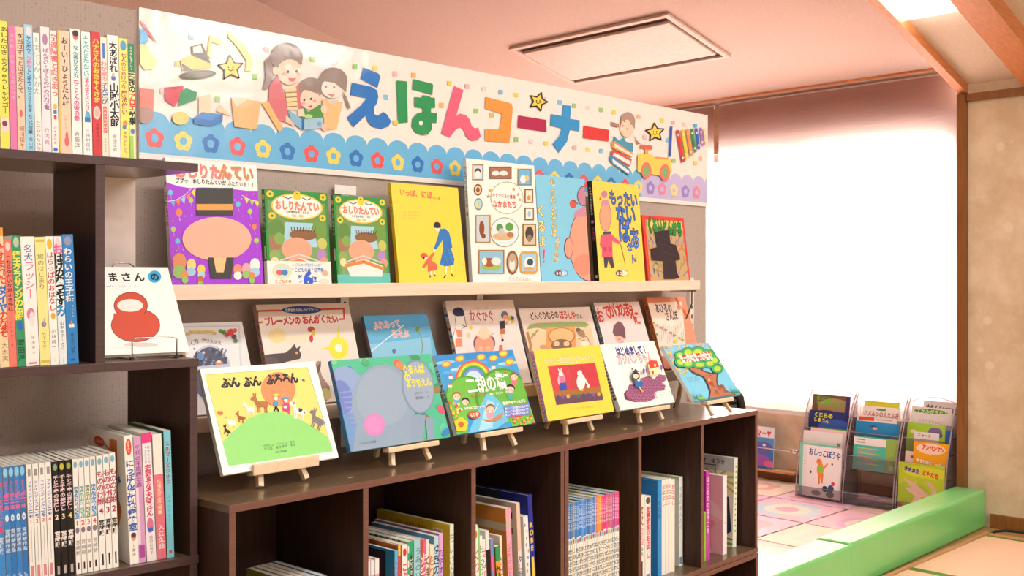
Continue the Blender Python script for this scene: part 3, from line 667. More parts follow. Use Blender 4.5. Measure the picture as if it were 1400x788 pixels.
lpanel('side_panel', -0.0145, -0.0008, SB[2], SB[1] - ST); lpanel('side_panel', -0.0145, -0.0008, SB[3], SB[2] - ST); lpanel('side_panel', -0.0145, -0.0008, SB[4], SB[3] - ST); lpanel('side_panel', -0.0145, -0.0008, FZ, SB[4] - ST)
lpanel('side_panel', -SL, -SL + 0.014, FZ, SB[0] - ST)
m = MB(); m.box(dv1, SD - 0.008, SB[1] - FZ, -0.004, SD - 0.002, SB[0] - ST - FZ); skew(m, True); m.build('white_back_panel', 'white_board', su)

# ------------------------------------------------------------------ shelved books (spine to the viewer)
def shelved(P0, ang, off, zb, x0, x1, yt, depth, spine, label, group, sart=None, left=None, lart=None, lean=0.0, name='book', soft=True, sp_h=None, yref=None, mat='print', h=None, gap=0.0004):
    """spine between photo columns x0..x1 with its top at row yt, standing on height zb in the plane (P0, ang, off)"""
    a = atV(x0, yt, P0, ang, off); b = atV(x1, yt, P0, ang, off)
    u = Vector((math.cos(ang), math.sin(ang), 0)); t = max(0.0025, (b - a).dot(u) - gap); hh = h or (b.z - zb)
    sh = hh * math.sin(R(lean))
    hh2 = hh / math.cos(R(lean)) if not h else h
    # top right corner is at b: bring the foot back along the lean
    loc = Vector((b.x, b.y, zb)) + u * sh; loc.z += max(0.0, t * math.sin(R(lean))) + 0.0004
    return book(name, label, depth, hh2, t / math.cos(R(lean)), cover=left or spine, spine=spine, back=left or spine, spine_art=sart, left_art=lart, loc=loc, rot=(R(-lean), 0, ang + R(90)), group=group, soft=soft, mat=mat)
def sp(*items):
    """spine artwork: ('t', text, x%, y0%, y1%, colour, bold, k, ws) / ('r', x, y, w, h, colour) / ('e', x, y, rx, ry, colour)"""
    def f(A):
        for it in items:
            if it[0] == 't': A.vt(it[1], it[2], it[3], it[4], it[5], it[6] if len(it) > 6 else 0.02, it[7] if len(it) > 7 else 0.95, 1.0, it[8] if len(it) > 8 else 1.0)
            elif it[0] == 'r': A.rect(*it[1:])
            else:
                q = it[4]; A.ell(it[1], it[2], it[3], q, it[5], n=18)
    return f
# top row of the left unit
G1 = 'books on top of the left shelf unit'; rs = random.Random(3)
def top(x0, x1, yt, col, label, *items, left='f4efe8', lean=1.2):
    shelved(SO, SA, 0.012, SB[0], x0, x1, yt, 0.148, col, label, G1, sp(*items), left, lean=lean)
top(-3, 9.5, 30, 'f0ea62', 'yellow spine at the far left of the top row, cut by the frame', ('t', 'あしたのきょうりゅうレッツゴー', 60, 4, 72, '3a3a2a', .02, .9, 1.3), ('r', 10, 76, 85, 10, 'fbe0e4'), ('e', 50, 80, 30, 2.2, '8a3a4a'))
top(11, 20, 36, 'f07fb6', 'plain pink spine, second from the left on the top row', ('t', 'はじめてのおくりものにっき', 50, 6, 60, 'f9d3e4', .0, .8))
top(20.6, 31.5, 38, 'f8d3b8', 'peach spine with black title between pink and light blue spines', ('t', '本当はずっと泣きたくて。', 55, 5, 58, '2b2422', .01, 1.0, 1.2), ('e', 50, 70, 22, 3, 'ee6a70'), ('t', '細川貂々', 55, 80, 98, '3a302c', .0, .9))
top(32, 44, 35, 'a3daf6', 'light blue spine with bold blue and pink title', ('e', 55, 5, 35, 3.5, 'f3e6ee'), ('t', 'ヤンボウ', 52, 9, 22, '1f5fae', .03, 1.2), ('t', 'ニンボウ', 52, 22, 35, 'ea5d9a', .03, 1.2), ('t', 'トンボウ', 52, 35, 48, '1f5fae', .03, 1.2), ('t', 'ひっくりーおまじないが河童', 52, 49, 86, '2b4a7a', .02, 1.1, 1.2), ('t', '森山京', 55, 89, 99, '2b3a5a', 0))
top(44.6, 54, 46, 'f6f5f3', 'white spine with pale grey title, fifth from the left on top', ('r', 30, 4, 40, 4, 'c5d3da'), ('t', '天使のかいかた', 50, 10, 52, 'a9b3ba', .01, .95, 1.2), ('t', 'なかがわちひろ', 50, 74, 99, '6a6a70', 0, .95, 1.2))
top(54.6, 67, 38, 'f3eef4', 'white spine with lilac title and badge beside the red-title spine', ('e', 50, 10, 30, 4.5, 'b487b0'), ('t', 'ばんざい!ぼくらの村の風力発電', 55, 17, 66, '9a5f98', .02, 1.1, 1.3), ('t', '竹内真', 50, 80, 94, 'a06a9a', 0, .9))
top(67.6, 77, 43, 'f8f5f2', 'white spine with red title and a small child drawing', ('t', '発達障害と向きあう', 62, 3, 54, 'e8565e', .02, 1.0, 1.1), ('e', 55, 62, 30, 2.5, 'f0c070'), ('r', 30, 65, 50, 3, '4a78c0'), ('r', 35, 69, 40, 3.5, 'd8404e'), ('t', '幻冬舎社会', 50, 78, 93, '7a7a7a', 0, .8), ('e', 50, 97, 32, 1.6, '4a70c8'))
top(77.6, 94.5, 44, 'f8d6bd', 'broad peach spine with ochre edge and bold black title', ('r', 0, 0, 16, 100, 'e9bf55'), ('t', 'おーい!ひょうたん村', 58, 5, 62, '1d1a18', .02, 1.0), ('t', '山野辺五', 58, 68, 80, 'b09a88', 0, .8), ('e', 62, 90, 20, 4, 'ea6a78'), ('e', 62, 85, 12, 3, 'ea6a78'))
top(95.2, 109, 41, 'fbfaf8', 'white spine with teal and pink title topped by a small face', ('e', 55, 5, 30, 4, 'e8707a'), ('e', 55, 3.5, 32, 2.5, '3a2a30'), ('t', 'なん者ひなた丸', 52, 13, 39, '2b9cae', .03, 1.1), ('t', 'ねことんの術の巻', 52, 40, 73, 'e6408a', .03, 1.1), ('t', '斉藤洋', 50, 81, 95, '4a4a50', 0, .9))
top(110.5, 123, 45, 'f6fbfa', 'white spine with aqua and pink title and a blue imp', ('t', 'キャベたまたんてい', 48, 3, 36, '3aaebe', .03, 1.1, 1.1), ('t', 'なぞのゆうかいじけん', 52, 36, 66, 'e0508e', .03, 1.1, 1.1), ('e', 55, 68, 30, 3.5, '58b9d2'), ('r', 20, 69, 65, 4, '3a78c4'), ('t', '三田村信行', 52, 78, 97, '55606a', 0, .9))
top(123.6, 136, 45, 'd83f49', 'red spine with yellow title on the top row', ('t', 'ハナさんのおきゃくさま', 55, 5, 57, 'f7e04e', .03, 1.05, 1.2), ('e', 52, 65, 40, 5.5, 'f5d4cc'), ('e', 52, 65, 24, 3.2, 'efb3ac'), ('t', '角野栄子さく', 55, 73, 92, '5a1f26', 0, .8), left='d83f49')
top(136.6, 145.5, 52, 'f7efdc', 'cream spine with pink title and small blue lettering', ('r', 30, 5, 38, 13, '4a7fd2'), ('t', 'わが家の', 50, 20, 37, 'e87f9a', .02, 1.0, 1.3), ('t', '子犬選び', 50, 38, 56, '4a6a9a', .02, 1.0, 1.3), ('r', 22, 58, 60, 22, 'ee6a6a'), ('t', 'ベストカタログ', 52, 59, 79, 'fbeee0', .02, .9, 1.2), ('t', '世界文化社', 50, 84, 96, '8a8070', 0, .8))
top(145.8, 161.5, 50, 'faf9f7', 'broad white spine with bold black brush title', ('t', '大あばれ', 52, 5, 30, '16140f', .03, 1.1), ('e', 50, 35, 20, 2.4, '4a80d0'), ('e', 50, 32.5, 12, 1.8, 'f0b0a0'), ('t', '山賊小太郎', 55, 39, 75, '16140f', .03, 1.1), ('t', '那須正幹', 52, 81, 95, '5a6a7a', 0, .9))
top(162, 174, 54, 'f0ee78', 'lemon yellow spine with purple-red handwritten title', ('e', 50, 6, 36, 4.4, '56a7dc'), ('t', '七人のじゅけつな', 50, 12, 42, 'b93a62', .02, 1.1, 1.2), ('t', '魔法使い', 52, 43, 64, 'b93a62', .03, 1.0), ('e', 55, 71, 26, 3, 'f0945a'), ('e', 45, 74, 22, 2, '3f8bd0'), ('t', 'タカシトシコ', 50, 77, 97, 'b93a62', .02, .9))
top(174.5, 183, 61, 'e6f0b4', 'pale green spine, rightmost of the top row next to the banner', ('r', 0, 0, 100, 25, '2f8f62'), ('t', 'こんなにすごい!', 50, 2, 23, 'f4f4e4', .02, .9), ('t', '驚きの', 55, 26, 42, '1a1a16', .04, 1.2), ('t', 'アロエ', 55, 43, 58, 'e03a34', .04, 1.2), ('t', '効果', 55, 59, 70, '1a1a16', .04, 1.2), ('e', 50, 76, 34, 2.5, '6a7fd0'), ('r', 0, 80, 60, 20, 'a8d86a'))
# middle row
G2 = 'books in the middle bay of the left shelf unit'
def mid(x0, x1, yt, col, label, *items, left='f0ebe2', lean=2.6, d=0.145):
    shelved(SO, SA, 0.010, SB[1], x0, x1, yt, d, col, label, G2, sp(*items), left, lean=lean)
mid(-9, 3.5, 312, 'f8dcb0', 'cream spine with red and blue title, leftmost in the middle bay', ('r', 0, 0, 100, 6, 'f0a03a'), ('t', 'ぬすまれた', 60, 12, 40, 'e0433a', .03, 1.3), ('t', 'ダイヤ', 60, 42, 60, '2f6fd0', .03, 1.3), ('t', 'のなぞ', 60, 60, 78, 'e0433a', .03, 1.3), ('t', '大木実', 60, 82, 96, '8a7a70', 0))
mid(4.5, 15, 329, 'ee7f70', 'salmon red spine with dark title in the middle bay', ('e', 50, 5, 30, 3.5, 'f7d9d0'), ('t', 'こちらゆかいな窓ふき会社', 52, 12, 56, '4a1f20', .02, .95, 1.2), ('t', 'ロアルドダール', 50, 60, 84, '7a2f30', 0, .7))
mid(15.5, 27, 323, '2f9e6a', 'green spine with yellow title in the middle bay', ('e', 50, 5, 34, 4, 'b9c9b4'), ('t', '怪王グラ', 48, 12, 32, 'f3ea5a', .04, 1.2, 1.1), ('t', 'サンジの伝説', 52, 33, 64, 'f3ea5a', .04, 1.2, 1.1), ('e', 50, 69, 34, 4, '2f6fc0'), ('t', '岡田淳', 50, 79, 96, '144a30', .02, 1.0))
mid(27.5, 46, 324.5, 'f8f7f5', 'broad white spine with blue and pink title and pink dog', ('t', '名犬', 52, 6, 19, '3a6aae', .01, 1.0), ('t', 'ラッシー', 55, 19, 48, 'ef6aa0', .01, 1.0, 1.2), ('e', 50, 60, 30, 5, 'd58aa8'), ('e', 58, 64, 20, 6, 'f3e3ea'), ('t', '田中史子', 60, 76, 92, '6a6a6a', 0, .6), ('r', 20, 97, 60, 1.6, 'e890a8'))
mid(46.8, 61, 325, 'f3ec9a', 'pale yellow spine with grey-brown title and a small boat', ('r', 8, 2, 84, 2, 'd8c45a'), ('t', '旅のはじまり', 50, 13, 41, '7a6a4a', .0, 1.0, 1.1), ('e', 52, 68, 24, 2.2, '8f8a9a'), ('e', 58, 66, 8, 3, 'b3aabf'), ('t', '竹下文子', 50, 74, 87, '7a7058', 0, .9), ('r', 8, 96, 84, 2, 'd8c45a'))
mid(61.3, 72.5, 324, 'faf8f4', 'white spine with red title and yellow flowers in the middle bay', ('e', 50, 6, 34, 4, 'e9c23c'), ('t', 'はらっぱのおはなし', 52, 12, 58, 'c8323a', .02, 1.0, 1.1), ('e', 55, 62, 28, 2.6, 'd9b23a'), ('t', '小林純一', 50, 72, 88, '55504a', 0, .9), ('t', 'PHP', 50, 94, 98, '4a4a4a', 0, .7))
mid(73, 84, 324, 'e6f3f8', 'pale blue spine with black title starting in pink', ('e', 50, 8, 40, 7, 'f6d4e6'), ('t', 'お', 45, 6, 14, 'ef5f98', .04, 1.1), ('t', 'ばけのなつやす', 52, 14, 54, '121212', .05, 1.25, 1.1), ('t', 'み', 50, 54, 62, '2f8fd0', .04, 1.2), ('t', '山本和子・さく', 52, 66, 89, '33404a', 0, .9), ('t', 'PHP', 50, 95, 99, '4a4a4a', 0, .7), left='bfe0ee')
mid(84.3, 99.5, 321.5, '2f86cf', 'bright blue spine, rightmost in the middle bay, crown drawing', ('e', 50, 5, 34, 3.6, '8f9ab8'), ('t', 'わらいの王子様', 45, 10, 52, 'f2f4e8', .02, 1.0, 1.1), ('t', 'さいしょ', 68, 54, 64, 'f3e86a', 0, .7), ('r', 28, 69, 46, 3, 'f6f1e4'), ('e', 50, 68, 10, 1.4, 'e8705a'), ('t', '令丈ヒロ子', 52, 76, 92, '16304a', .01, .9), ('r', 30, 96, 40, 1.5, '1f5f9a'), left='2f7fc4')
# bottom row: film comics and handbooks
G3 = 'books in the bottom bay of the left shelf unit'
def bot(x0, x1, yt, col, label, *items, left='e9e6dd', lean=2.0, d=0.12, **kw):
    shelved(SO, SA, 0.012, SB[2], x0, x1, yt, d, col, label, G3, sp(*items), left, lean=lean, **kw)
bot(-8, 2.4, 640.5, '3f8fd8', 'blue comic spine with red title, at the very left edge of the bottom bay', ('t', '崖の上のポニョ', 50, 12, 48, 'e8467a', .03, 1.0, 1.2), ('e', 50, 52, 30, 3, 'e8467a'), ('t', '宮崎駿', 50, 58, 72, 'cfe6f6', .03, 1.0))
xs = [3, 10.8, 18.6, 26.2, 34]
for k in range(4):
    bot(xs[k], xs[k + 1] - .5, [639, 638, 637, 636][k], ['3a86d2', '2f7cc8', '3a86d2', '2f78c4'][k], 'blue comic spine with pink letters and volume number %d' % (k + 1), ('e', 50, 5, 44, 4, '8fd3ee'), ('t', '崖の上の', 48, 12, 22, 'cf6a9a', .02, .9), ('t', 'ポニョ', 52, 22, 36, 'ef6aa6', .04, 1.1), ('e', 50, 43, 34, 3, 'eaf4fb'), ('t', str(k + 1), 50, 41.5, 44.5, '2f6fc0', .02, .9), ('t', '宮崎駿作品', 50, 52, 72, 'd6e9f6', .02, .9), ('t', '徳間', 50, 90, 97, 'eef5fa', .03, .9))
xs = [35.2, 43.6, 52.3, 61, 69.8]
for k in range(4):
    bot(xs[k], xs[k + 1] - .5, [635.5, 634.5, 633.2, 632][k], 'f4f3f0', 'white comic spine with blue title and red volume number %d' % (k + 1), ('r', 25, 4, 50, 6, '9a9a98'), ('t', 'ファインディング', 50, 14, 38, '2f6fc8', .02, .95, 1.2), ('t', 'ニモ', 52, 38, 46, '2f5fb0', .04, 1.0), ('t', str(k + 1), 50, 46.5, 50, 'd8404a', .03, 1.2), ('r', 46, 53, 12, 30, 'b9c9da'), ('r', 25, 86, 50, 10, 'dd8a92'))
xs = [70.6, 79.4, 88.6, 98]
for k in range(3):
    bot(xs[k], xs[k + 1] - .5, [631.5, 630.5, 629.3][k], '1b191b', 'black comic spine with pale pink title and volume number %d' % (k + 2), ('e', 50, 5, 34, 3, ['8fae8a', 'c8b84a', '9fae3a'][k]), ('t', '千と千尋の神隠し', 52, 12, 43, 'f3d3dc', .03, 1.0, 1.2), ('t', str(k + 2), 50, 45, 50, ['f4e9e9', 'f0e0b0', 'f0dc8a'][k], .03, 1.2), ('t', '宮崎駿', 52, 60, 74, 'efe9e6', .04, 1.0), ('r', 30, 90, 40, 7, 'b9b6b4'), left='2a2829')
xs = [98.5, 106.4, 114.2, 122, 130.4]
for k in range(4):
    c = ['4f8fc8', '7fb9b0', '7f9a62', '4f93d2'][k]
    bot(xs[k], xs[k + 1] - .5, [628.2, 627.2, 626, 624.6][k], 'f5f4f0', 'white comic spine with %s title block and volume number %d' % (['blue', 'teal', 'olive', 'sky blue'][k], k + 1), ('e', 50, 5, 34, 3, '7fb4d0'), ('r', 12, 24, 76, 28, c), ('t', 'ハウルの動く城', 50, 25, 51, 'f4f4ee', .03, 1.0, 1.2), ('t', str(k + 1), 50, 53, 58, 'dd4a56', .03, 1.1), ('e', 50, 62, 38, 2.6, '8a7a8a'), ('t', '宮崎駿', 50, 70, 84, '8a8a88', .01, .8), ('r', 35, 90, 30, 6, '2a2a2a'))
xs = [131, 140.2, 149, 157.6]
for k in range(3):
    bot(xs[k], xs[k + 1] - .5, [623.6, 621.5, 619.5][k], 'f6f5f1', 'white comic spine with crimson title and crimson volume number %d' % (4 - k), ('e', 50, 5, 34, 3, '7fb4d0'), ('t', 'もののけ姫', 52, 13, 43, 'b8305e', .03, 1.05), ('t', str(4 - k), 52, 45, 51, 'b8305e', .03, 1.2), ('t', '宮崎駿', 52, 56, 70, '26262a', .04, 1.0), ('r', 38, 86, 28, 10, '3a3a3a'))
def lg(A):
    A.ell(33, 10, 15, 4, 'd8452f'); A.chars('こいんらずき', (22, 10), (44, 10), 'f6e4d8', .02)
    A.poly([(62, 5), (82, 5), (78, 30), (72, 42), (85, 60), (72, 78), (64, 74), (70, 50), (60, 25)], 'd9752a'); A.line([(45, 10), (60, 14), (75, 30), (78, 45), (66, 58), (50, 62)], 1.6, 'd8503a'); A.chars('新聞', (70, 24), (86, 40), '2a5ab0', .03, k=.6)
bot(168.7, 180.8, 595.7, 'f7f6f2', 'thick white handbook with blue title and orange map on its cover', ('e', 50, 9, 34, 6.5, 'e0523a'), ('t', 'まめみて', 50, 4, 14, 'f8e9dc', .02, .8), ('t', 'にっぽん縦断地雷教室', 52, 19, 74, '2a5fb4', .04, 1.1, 1.1), ('e', 55, 79, 30, 3, 'e0a080'), ('e', 55, 77.5, 30, 2, '5a3a30'), ('t', '上泰歩', 50, 84, 94, '3a3a3a', 0, .8), left='f4f2ec', lart=lg, lean=3.0, d=0.17, soft=False)
bot(182, 192.4, 598, 'd7a3cf', 'mauve paperback spine between white handbook and pink-topped spine', ('t', '千代の不思議な森', 50, 6, 40, '8a4a8a', .02, .9, 1.2), ('r', 0, 40, 40, 45, 'f0dced'), ('r', 10, 86, 80, 10, 'b050a8'), lean=2.6, d=0.15)
bot(193.2, 206, 592, 'f7eef2', 'white and pink spine with big crimson title and pink top', ('r', 0, 0, 100, 8, 'e8468e'), ('t', 'にゃんころ', 68, 10, 24, '2f9cc0', .02, .9), ('t', 'マイコリング', 32, 10, 24, '2f9cc0', .02, .9), ('t', '宇宙なぞなぞ大ぼうけん', 52, 25, 65, 'd8306a', .04, 1.2, 1.2), ('e', 50, 72, 36, 6, 'd87aa0'), ('r', 20, 74, 60, 3, '3a6ac0'), ('t', '岡田日出子', 52, 80, 95, '5a5a5a', 0, .9), lean=2.6, d=0.15)
bot(208, 220.5, 594, 'e6788a', 'rose spine with white upper third in the bottom bay', ('r', 0, 0, 100, 32, 'f3efe8'), ('t', '結婚生活の教科書', 52, 36, 64, 'f4dcae', .03, .95, 1.1), ('t', '入江久絵', 55, 72, 92, 'fbeef0', .02, .9), lean=2.4, d=0.15)
bot(223.2, 233, 589, '7fcfe2', 'turquoise spine with red title, rightmost in the bottom bay', ('t', 'エルマーとりゅう', 50, 8, 42, 'a83a3e', .02, .95, 1.2), ('t', 'ガネットさく', 50, 50, 72, '3a7a88', 0, .7), ('r', 30, 94, 40, 2.5, 'c85a5a'), left='4f7a58', lean=1.8, d=0.155)

# ------------------------------------------------------------------ books in the bookcase bays
G4 = 'books in the bays of the long dark bookcase'
def bay(x0, x1, yt, col, label, *items, off=0.03, d=0.17, left=None, lart=None, lean=0.0, soft=True, name='picture_book', **kw):
    shelved(CO, CA, off, IZ, x0, x1, yt, d, col, label, G4, sp(*items), left or col, lart=lart, lean=lean, soft=soft, name=name, **kw)
for k, (c, nm) in enumerate((('b9bf4a', 'olive green'), ('efe6d6', 'cream'), ('d9a24a', 'ochre'), ('f3efe6', 'white'), ('4a9fd0', 'sky blue'))):
    a = 405 + k * 8.5
    bay(a, a + 7.5, [797, 794, 792, 790, 787][k], c, nm + ' book barely showing at the bottom of the leftmost bay', off=0.05, d=0.16, left=c)
for k in range(3): bay([502.5, 507, 512.8][k], [506.3, 512.3, 518.3][k], [767, 766, 764][k], 'f29abc', 'small pink pamphlet spine at far left of second bay, ' + ['leftmost', 'middle', 'right-hand'][k] + ' of three', ('r', 0, 0, 100, 12, 'f8eef0'), ('t', '絵本だより', 50, 20, 60, 'd8407a', .02), off=0.018, d=0.14, left=['f29abc', 'f3e6e9', '58a04a'][k])
def dv(A):
    A.rect(4, 2, 82, 34, '3a2a48'); A.rect(30, 8, 48, 22, '8a1f2a'); A.rect(36, 12, 34, 12, 'c03a3a'); A.ell(70, 60, 14, 10, 'e0b03a'); A.ell(70, 60, 8, 6, 'd03a2a')
bay(539.4, 544, 753, '58b6e4', 'blue storybook showing a red car picture on its side', ('t', 'のりもの', 50, 8, 40, 'c060a0', .02), off=0.02, d=0.19, left='3f8fcc', lart=dv)
bay(544.2, 547.5, 746, 'e04a3a', 'thin red and yellow spine behind the blue storybook', ('r', 0, 0, 100, 8, 'f3cf3a'), off=0.024, d=0.19, left='d8702a')
bay(549.5, 557, 744.5, 'f6efee', 'white spine with pink title, left of the polka-dot green spine', ('e', 50, 6, 34, 3, 'c83a4a'), ('t', 'こぶたのおはなし', 55, 14, 70, 'e0406a', .03, 1.0), off=0.024, d=0.2, left='d9d2c8')
bay(557.4, 565.2, 740, '2fa87a', 'green spine with white dotted edge in the second bay', ('e', 60, 22, 26, 12, '2a3a34'), ('t', 'どうぶつ', 60, 13, 31, 'd8e6dc', .02), ('t', 'えほん', 60, 36, 60, 'eef6ee', .05, 1.0), *[('e', 8, 6 + k * 11, 16, 3, 'f2eeda') for k in range(9)], off=0.026, d=0.2, left='cfc9ac', lart=lambda A: [A.rect(4 + k * 9, 0, 4.5, 3.0, '2f8a4a') for k in range(10)])
bay(565.8, 574.6, 737.6, '9fd4de', 'pale aqua spine, fat, in the middle of the second bay', ('r', 0, 38, 40, 62, '2f90d0'), ('t', 'うみのいきもの', 66, 6, 50, '4a8aa8', .02), off=0.026, d=0.2, left='7fb6c8')
bay(575, 578.2, 739, 'd2483a', 'narrow red spine with cream lettering in the second bay', ('t', 'かちかちやま', 50, 12, 60, 'f3e3d0', .03), off=0.026, d=0.19)
bay(578.5, 582.3, 738, 'e0609a', 'narrow magenta spine with white lettering in the second bay', ('t', 'おひめさま', 50, 10, 55, 'fbe6f0', .03), off=0.026, d=0.19)
bay(582.6, 586.6, 738.5, 'f3ece6', 'narrow white spine with brown lettering in the second bay', ('t', 'くまのこ', 50, 12, 50, '8a5a3a', .03), ('r', 0, 70, 100, 20, 'a87a5a'), off=0.026, d=0.19)
bay(587.6, 593, 745, 'f5e3cc', 'shorter cream spine with red-brown title in the second bay', ('t', 'もりのかぞく', 50, 8, 70, 'c8764a', .02), off=0.026, d=0.16)
bay(593.5, 599.6, 733, 'b8dcea', 'light blue spine with black title in the second bay', ('t', 'ゆきのひのおくりもの', 55, 6, 90, '2a3a44', .02, 1.05), off=0.026, d=0.2, left='5f9fc4')
bay(600, 605.3, 729.4, 'e2a9d6', 'lilac spine with blue title beside the yellow picture book', ('t', 'おやすみなさい', 50, 12, 60, '4a5ac0', .02), off=0.026, d=0.205, left='c07aa8')
bay(615, 620.4, 717, 'e6efe4', 'large yellow-covered picture book at right of second bay', ('t', 'ちいさなまちのえほん', 60, 6, 92, '8ab09a', .01), off=0.03, d=0.235, left='e6d63c', lart=lambda A: [A.rect(78, 5, 12, 7, 'fbf6d0'), [A.rect(79 + k * 1.4, 5.6, .7, 5.6, '2a2a20') for k in range(7)], A.rect(80, 15, 10, 6, 'c9b93a'), A.chars('ちいさな まちの えほん', (20, 6), (70, 6), '6a6a2a', 0)])
# third bay
bay(644.8, 647, 719, 'c9d85a', 'lime spine at far left of third bay', off=0.022, d=0.15, lean=3)
bay(647.2, 652.6, 718, 'f8f4ee', 'white spine with red title beside the lime spine, third bay', ('e', 60, 8, 26, 3, 'e07a3a'), ('t', 'ぐりとぐら', 55, 20, 70, 'd84a3a', .01), off=0.022, d=0.15, lean=3)
bay(653, 655.3, 722, '8fcf7a', 'thin green spine in the third bay', off=0.022, d=0.15, lean=3)
bay(655.6, 659, 733, 'f6f3ee', 'thin white spine with grey letters in the third bay', ('t', 'おつきさまこんばんは', 50, 8, 90, '8a8a8a', .01), off=0.022, d=0.15, lean=3)
bay(659.3, 663, 738, 'f6f0ee', 'thin white spine with pink letters in the third bay', ('t', 'はなのすきなうし', 50, 8, 90, 'd86a8a', .01), off=0.022, d=0.15, lean=3)
bay(663.3, 668.4, 726, '1e1c1c', 'black spine with white top under a pale cover', ('r', 0, 0, 100, 17, 'eceae6'), off=0.022, d=0.16, left='e4e8e2', lean=3)
bay(670, 675, 737, '4fa4dc', 'blue spine with red edge and pink bird', ('r', 70, 0, 30, 100, 'd8383f'), ('e', 40, 24, 32, 7, 'ee6a9a'), ('t', 'とりのうた', 40, 36, 90, '2a4a9a', .03), off=0.02, d=0.14, left='d23a40', lean=3)
bay(677, 683.6, 747, 'ef9a3c', 'stubby orange and green striped spine in the third bay', ('r', 0, 0, 100, 16, '2f9a5a'), ('r', 0, 40, 100, 14, '2f9a5a'), ('r', 0, 72, 100, 14, '2f9a5a'), ('t', 'たべもの', 55, 18, 90, '2a3a1a', .02, .8), off=0.02, d=0.1, left='3aa060', lean=3)
bay(682.5, 686, 733, 'e9e4de', 'thin grey-white spine behind the striped spine', ('t', 'かぜのでんわ', 50, 20, 80, '7a7a80', .01), off=0.03, d=0.16, lean=3)
def org(A):
    A.rect(0, 12, 100, 6, 'b9b39a'); [A.rect(30, 22 + k * 3, 26, 1.2, '7a4a1a') for k in range(9)]; A.poly([(60, 40), (80, 55), (70, 100), (40, 100), (48, 60)], 'b8732e'); A.line([(62, 50), (78, 75), (70, 98)], 1.5, 'a05a20')
bay(691, 698, 695, 'efa9bd', 'tall orange-brown folder-like book with pink spine', ('t', 'いのちのはなし', 50, 26, 60, 'b05a7a', .01), ('r', 0, 10, 100, 5, 'c9c0b0'), off=0.03, d=0.22, left='c98436', lart=org, lean=3)
bay(705.6, 710.4, 688, 'f4e6e0', 'tall white book with blue title and grey cover, third bay', ('r', 0, 0, 100, 38, 'f2c9b4'), ('t', 'ぷしおぷしあからあう', 55, 42, 99, '2a6ab4', .04, 1.0), off=0.03, d=0.225, left='d3d2ce', lart=lambda A: [A.rect(86, 8, 8, 5, '4a4a4a'), A.rect(86, 20, 8, 5, '6a6a6a')], lean=3)
bay(715, 721.5, 706, 'eef0ec', 'white spine with speckled pattern beside the navy book', *[('e', 30 + (k * 37) % 50, 8 + k * 6, 14, 1.6, ['8a9ab0', 'c0a060', '5a8ab0'][k % 3]) for k in range(15)], off=0.03, d=0.2, left='e0e2de', lean=4)
bay(721, 727, 677, '23309a', 'tall navy blue book with yellow lettering leaning in third bay', ('t', 'ROBE', 50, 20, 44, 'f0cf3a', .05, .9), ('r', 20, 48, 55, 38, 'ecd24a'), off=0.03, d=0.235, left='1f2a86', lart=lambda A: A.rect(0, 0, 62, 14, '2a3040'), lean=4.5, soft=False)
# fourth bay: a long run of thin booklets
bl = ['3f86d8', '4a90de', '3a7fd2', '5a9ae0']; nB = 24; X0, X1 = 773.4, 846.5
run = [bl[k % 4] for k in range(13)] + ['f08aa0', 'f5a13a', 'f5a13a', 'e4508a', 'd8407e'] + ['e0569c', 'd84a94'] * 3
for k, c in enumerate(run):
    x0 = X0 + (X1 - X0) * k / nB; x1 = X0 + (X1 - X0) * (k + 1) / nB; q = rs.random()
    cn = 'blue' if k < 13 else ['pink', 'orange', 'orange', 'crimson', 'crimson'][k - 13] if k < 18 else 'magenta'
    ttl = ''.join(rs.choice('あいうえおかきくけこさしすせそたちつてとなにぬねのはひふへほまみむめもやゆよ') for _ in range(9))
    where = ('%s blue from the left' % ['first', 'second', 'third', 'fourth', 'fifth', 'sixth', 'seventh', 'eighth', 'ninth', 'tenth', 'eleventh', 'twelfth', 'thirteenth'][k] if k < 13 else ['only pink one', 'left orange of two', 'right orange of two', 'left crimson of two', 'right crimson of two'][k - 13] if k < 18 else '%s magenta from the right' % ['sixth', 'fifth', 'fourth', 'third', 'second', 'first'][k - 18])
    bay(x0, x1 - .25, 690.5 - 16.5 * k / nB, 'f4f2ea', 'thin booklet with %s spine top, fourth bay, %s' % (cn, where) if k != 13 else 'thin booklet with salmon pink spine top in the fourth bay', ('r', 0, 0, 100, 34 - q * 2, c), ('t', 'こどものとも', 50, 3, 26, 'f3f6fb', .0, .9, 1.1), ('e', 50, 36, 40, 2.4, ['7a6aa8', '8fc0d0', 'c07a6a'][k % 3]), ('t', ttl, 50, 42, 92, '2a3038', .01, .9, 1.1), off=0.02, d=0.20, left=['e9e6dd', '6fb0d8', '3a6aa8', 'e4d84a'][k % 4], h=0.262 - 0.0012 * (k % 3), name='thin_booklet')
# fifth bay
bay(874.3, 881.5, 677, 'f3efe6', 'white spine with brown, pink and green title in the fifth bay', ('t', 'ぞうさん', 50, 12, 34, '8a5a2a', .05, 1.0), ('t', 'のさんぽ', 50, 36, 56, 'e07aa8', .04, 1.0), ('t', 'みち', 50, 58, 68, '4aa88a', .04, 1.0), ('r', 30, 74, 30, 20, '3a3230'), off=0.03, d=0.16)
bay(882, 889.6, 678, 'f4f0ea', 'white spine with heavy red title in the fifth bay', ('e', 50, 5, 38, 4, '5a5040'), ('t', '交通安全のおはなし', 52, 12, 72, 'd8304e', .05, 1.1), ('r', 20, 90, 60, 5, '4a90c0'), off=0.03, d=0.165)
bay(899, 904.5, 657, '3a98dc', 'tall blue picture book with broad blue cover in the fifth bay', ('t', 'くじら', 50, 20, 40, '1a4a80', .02), off=0.035, d=0.215, left='2f86cf', soft=False)
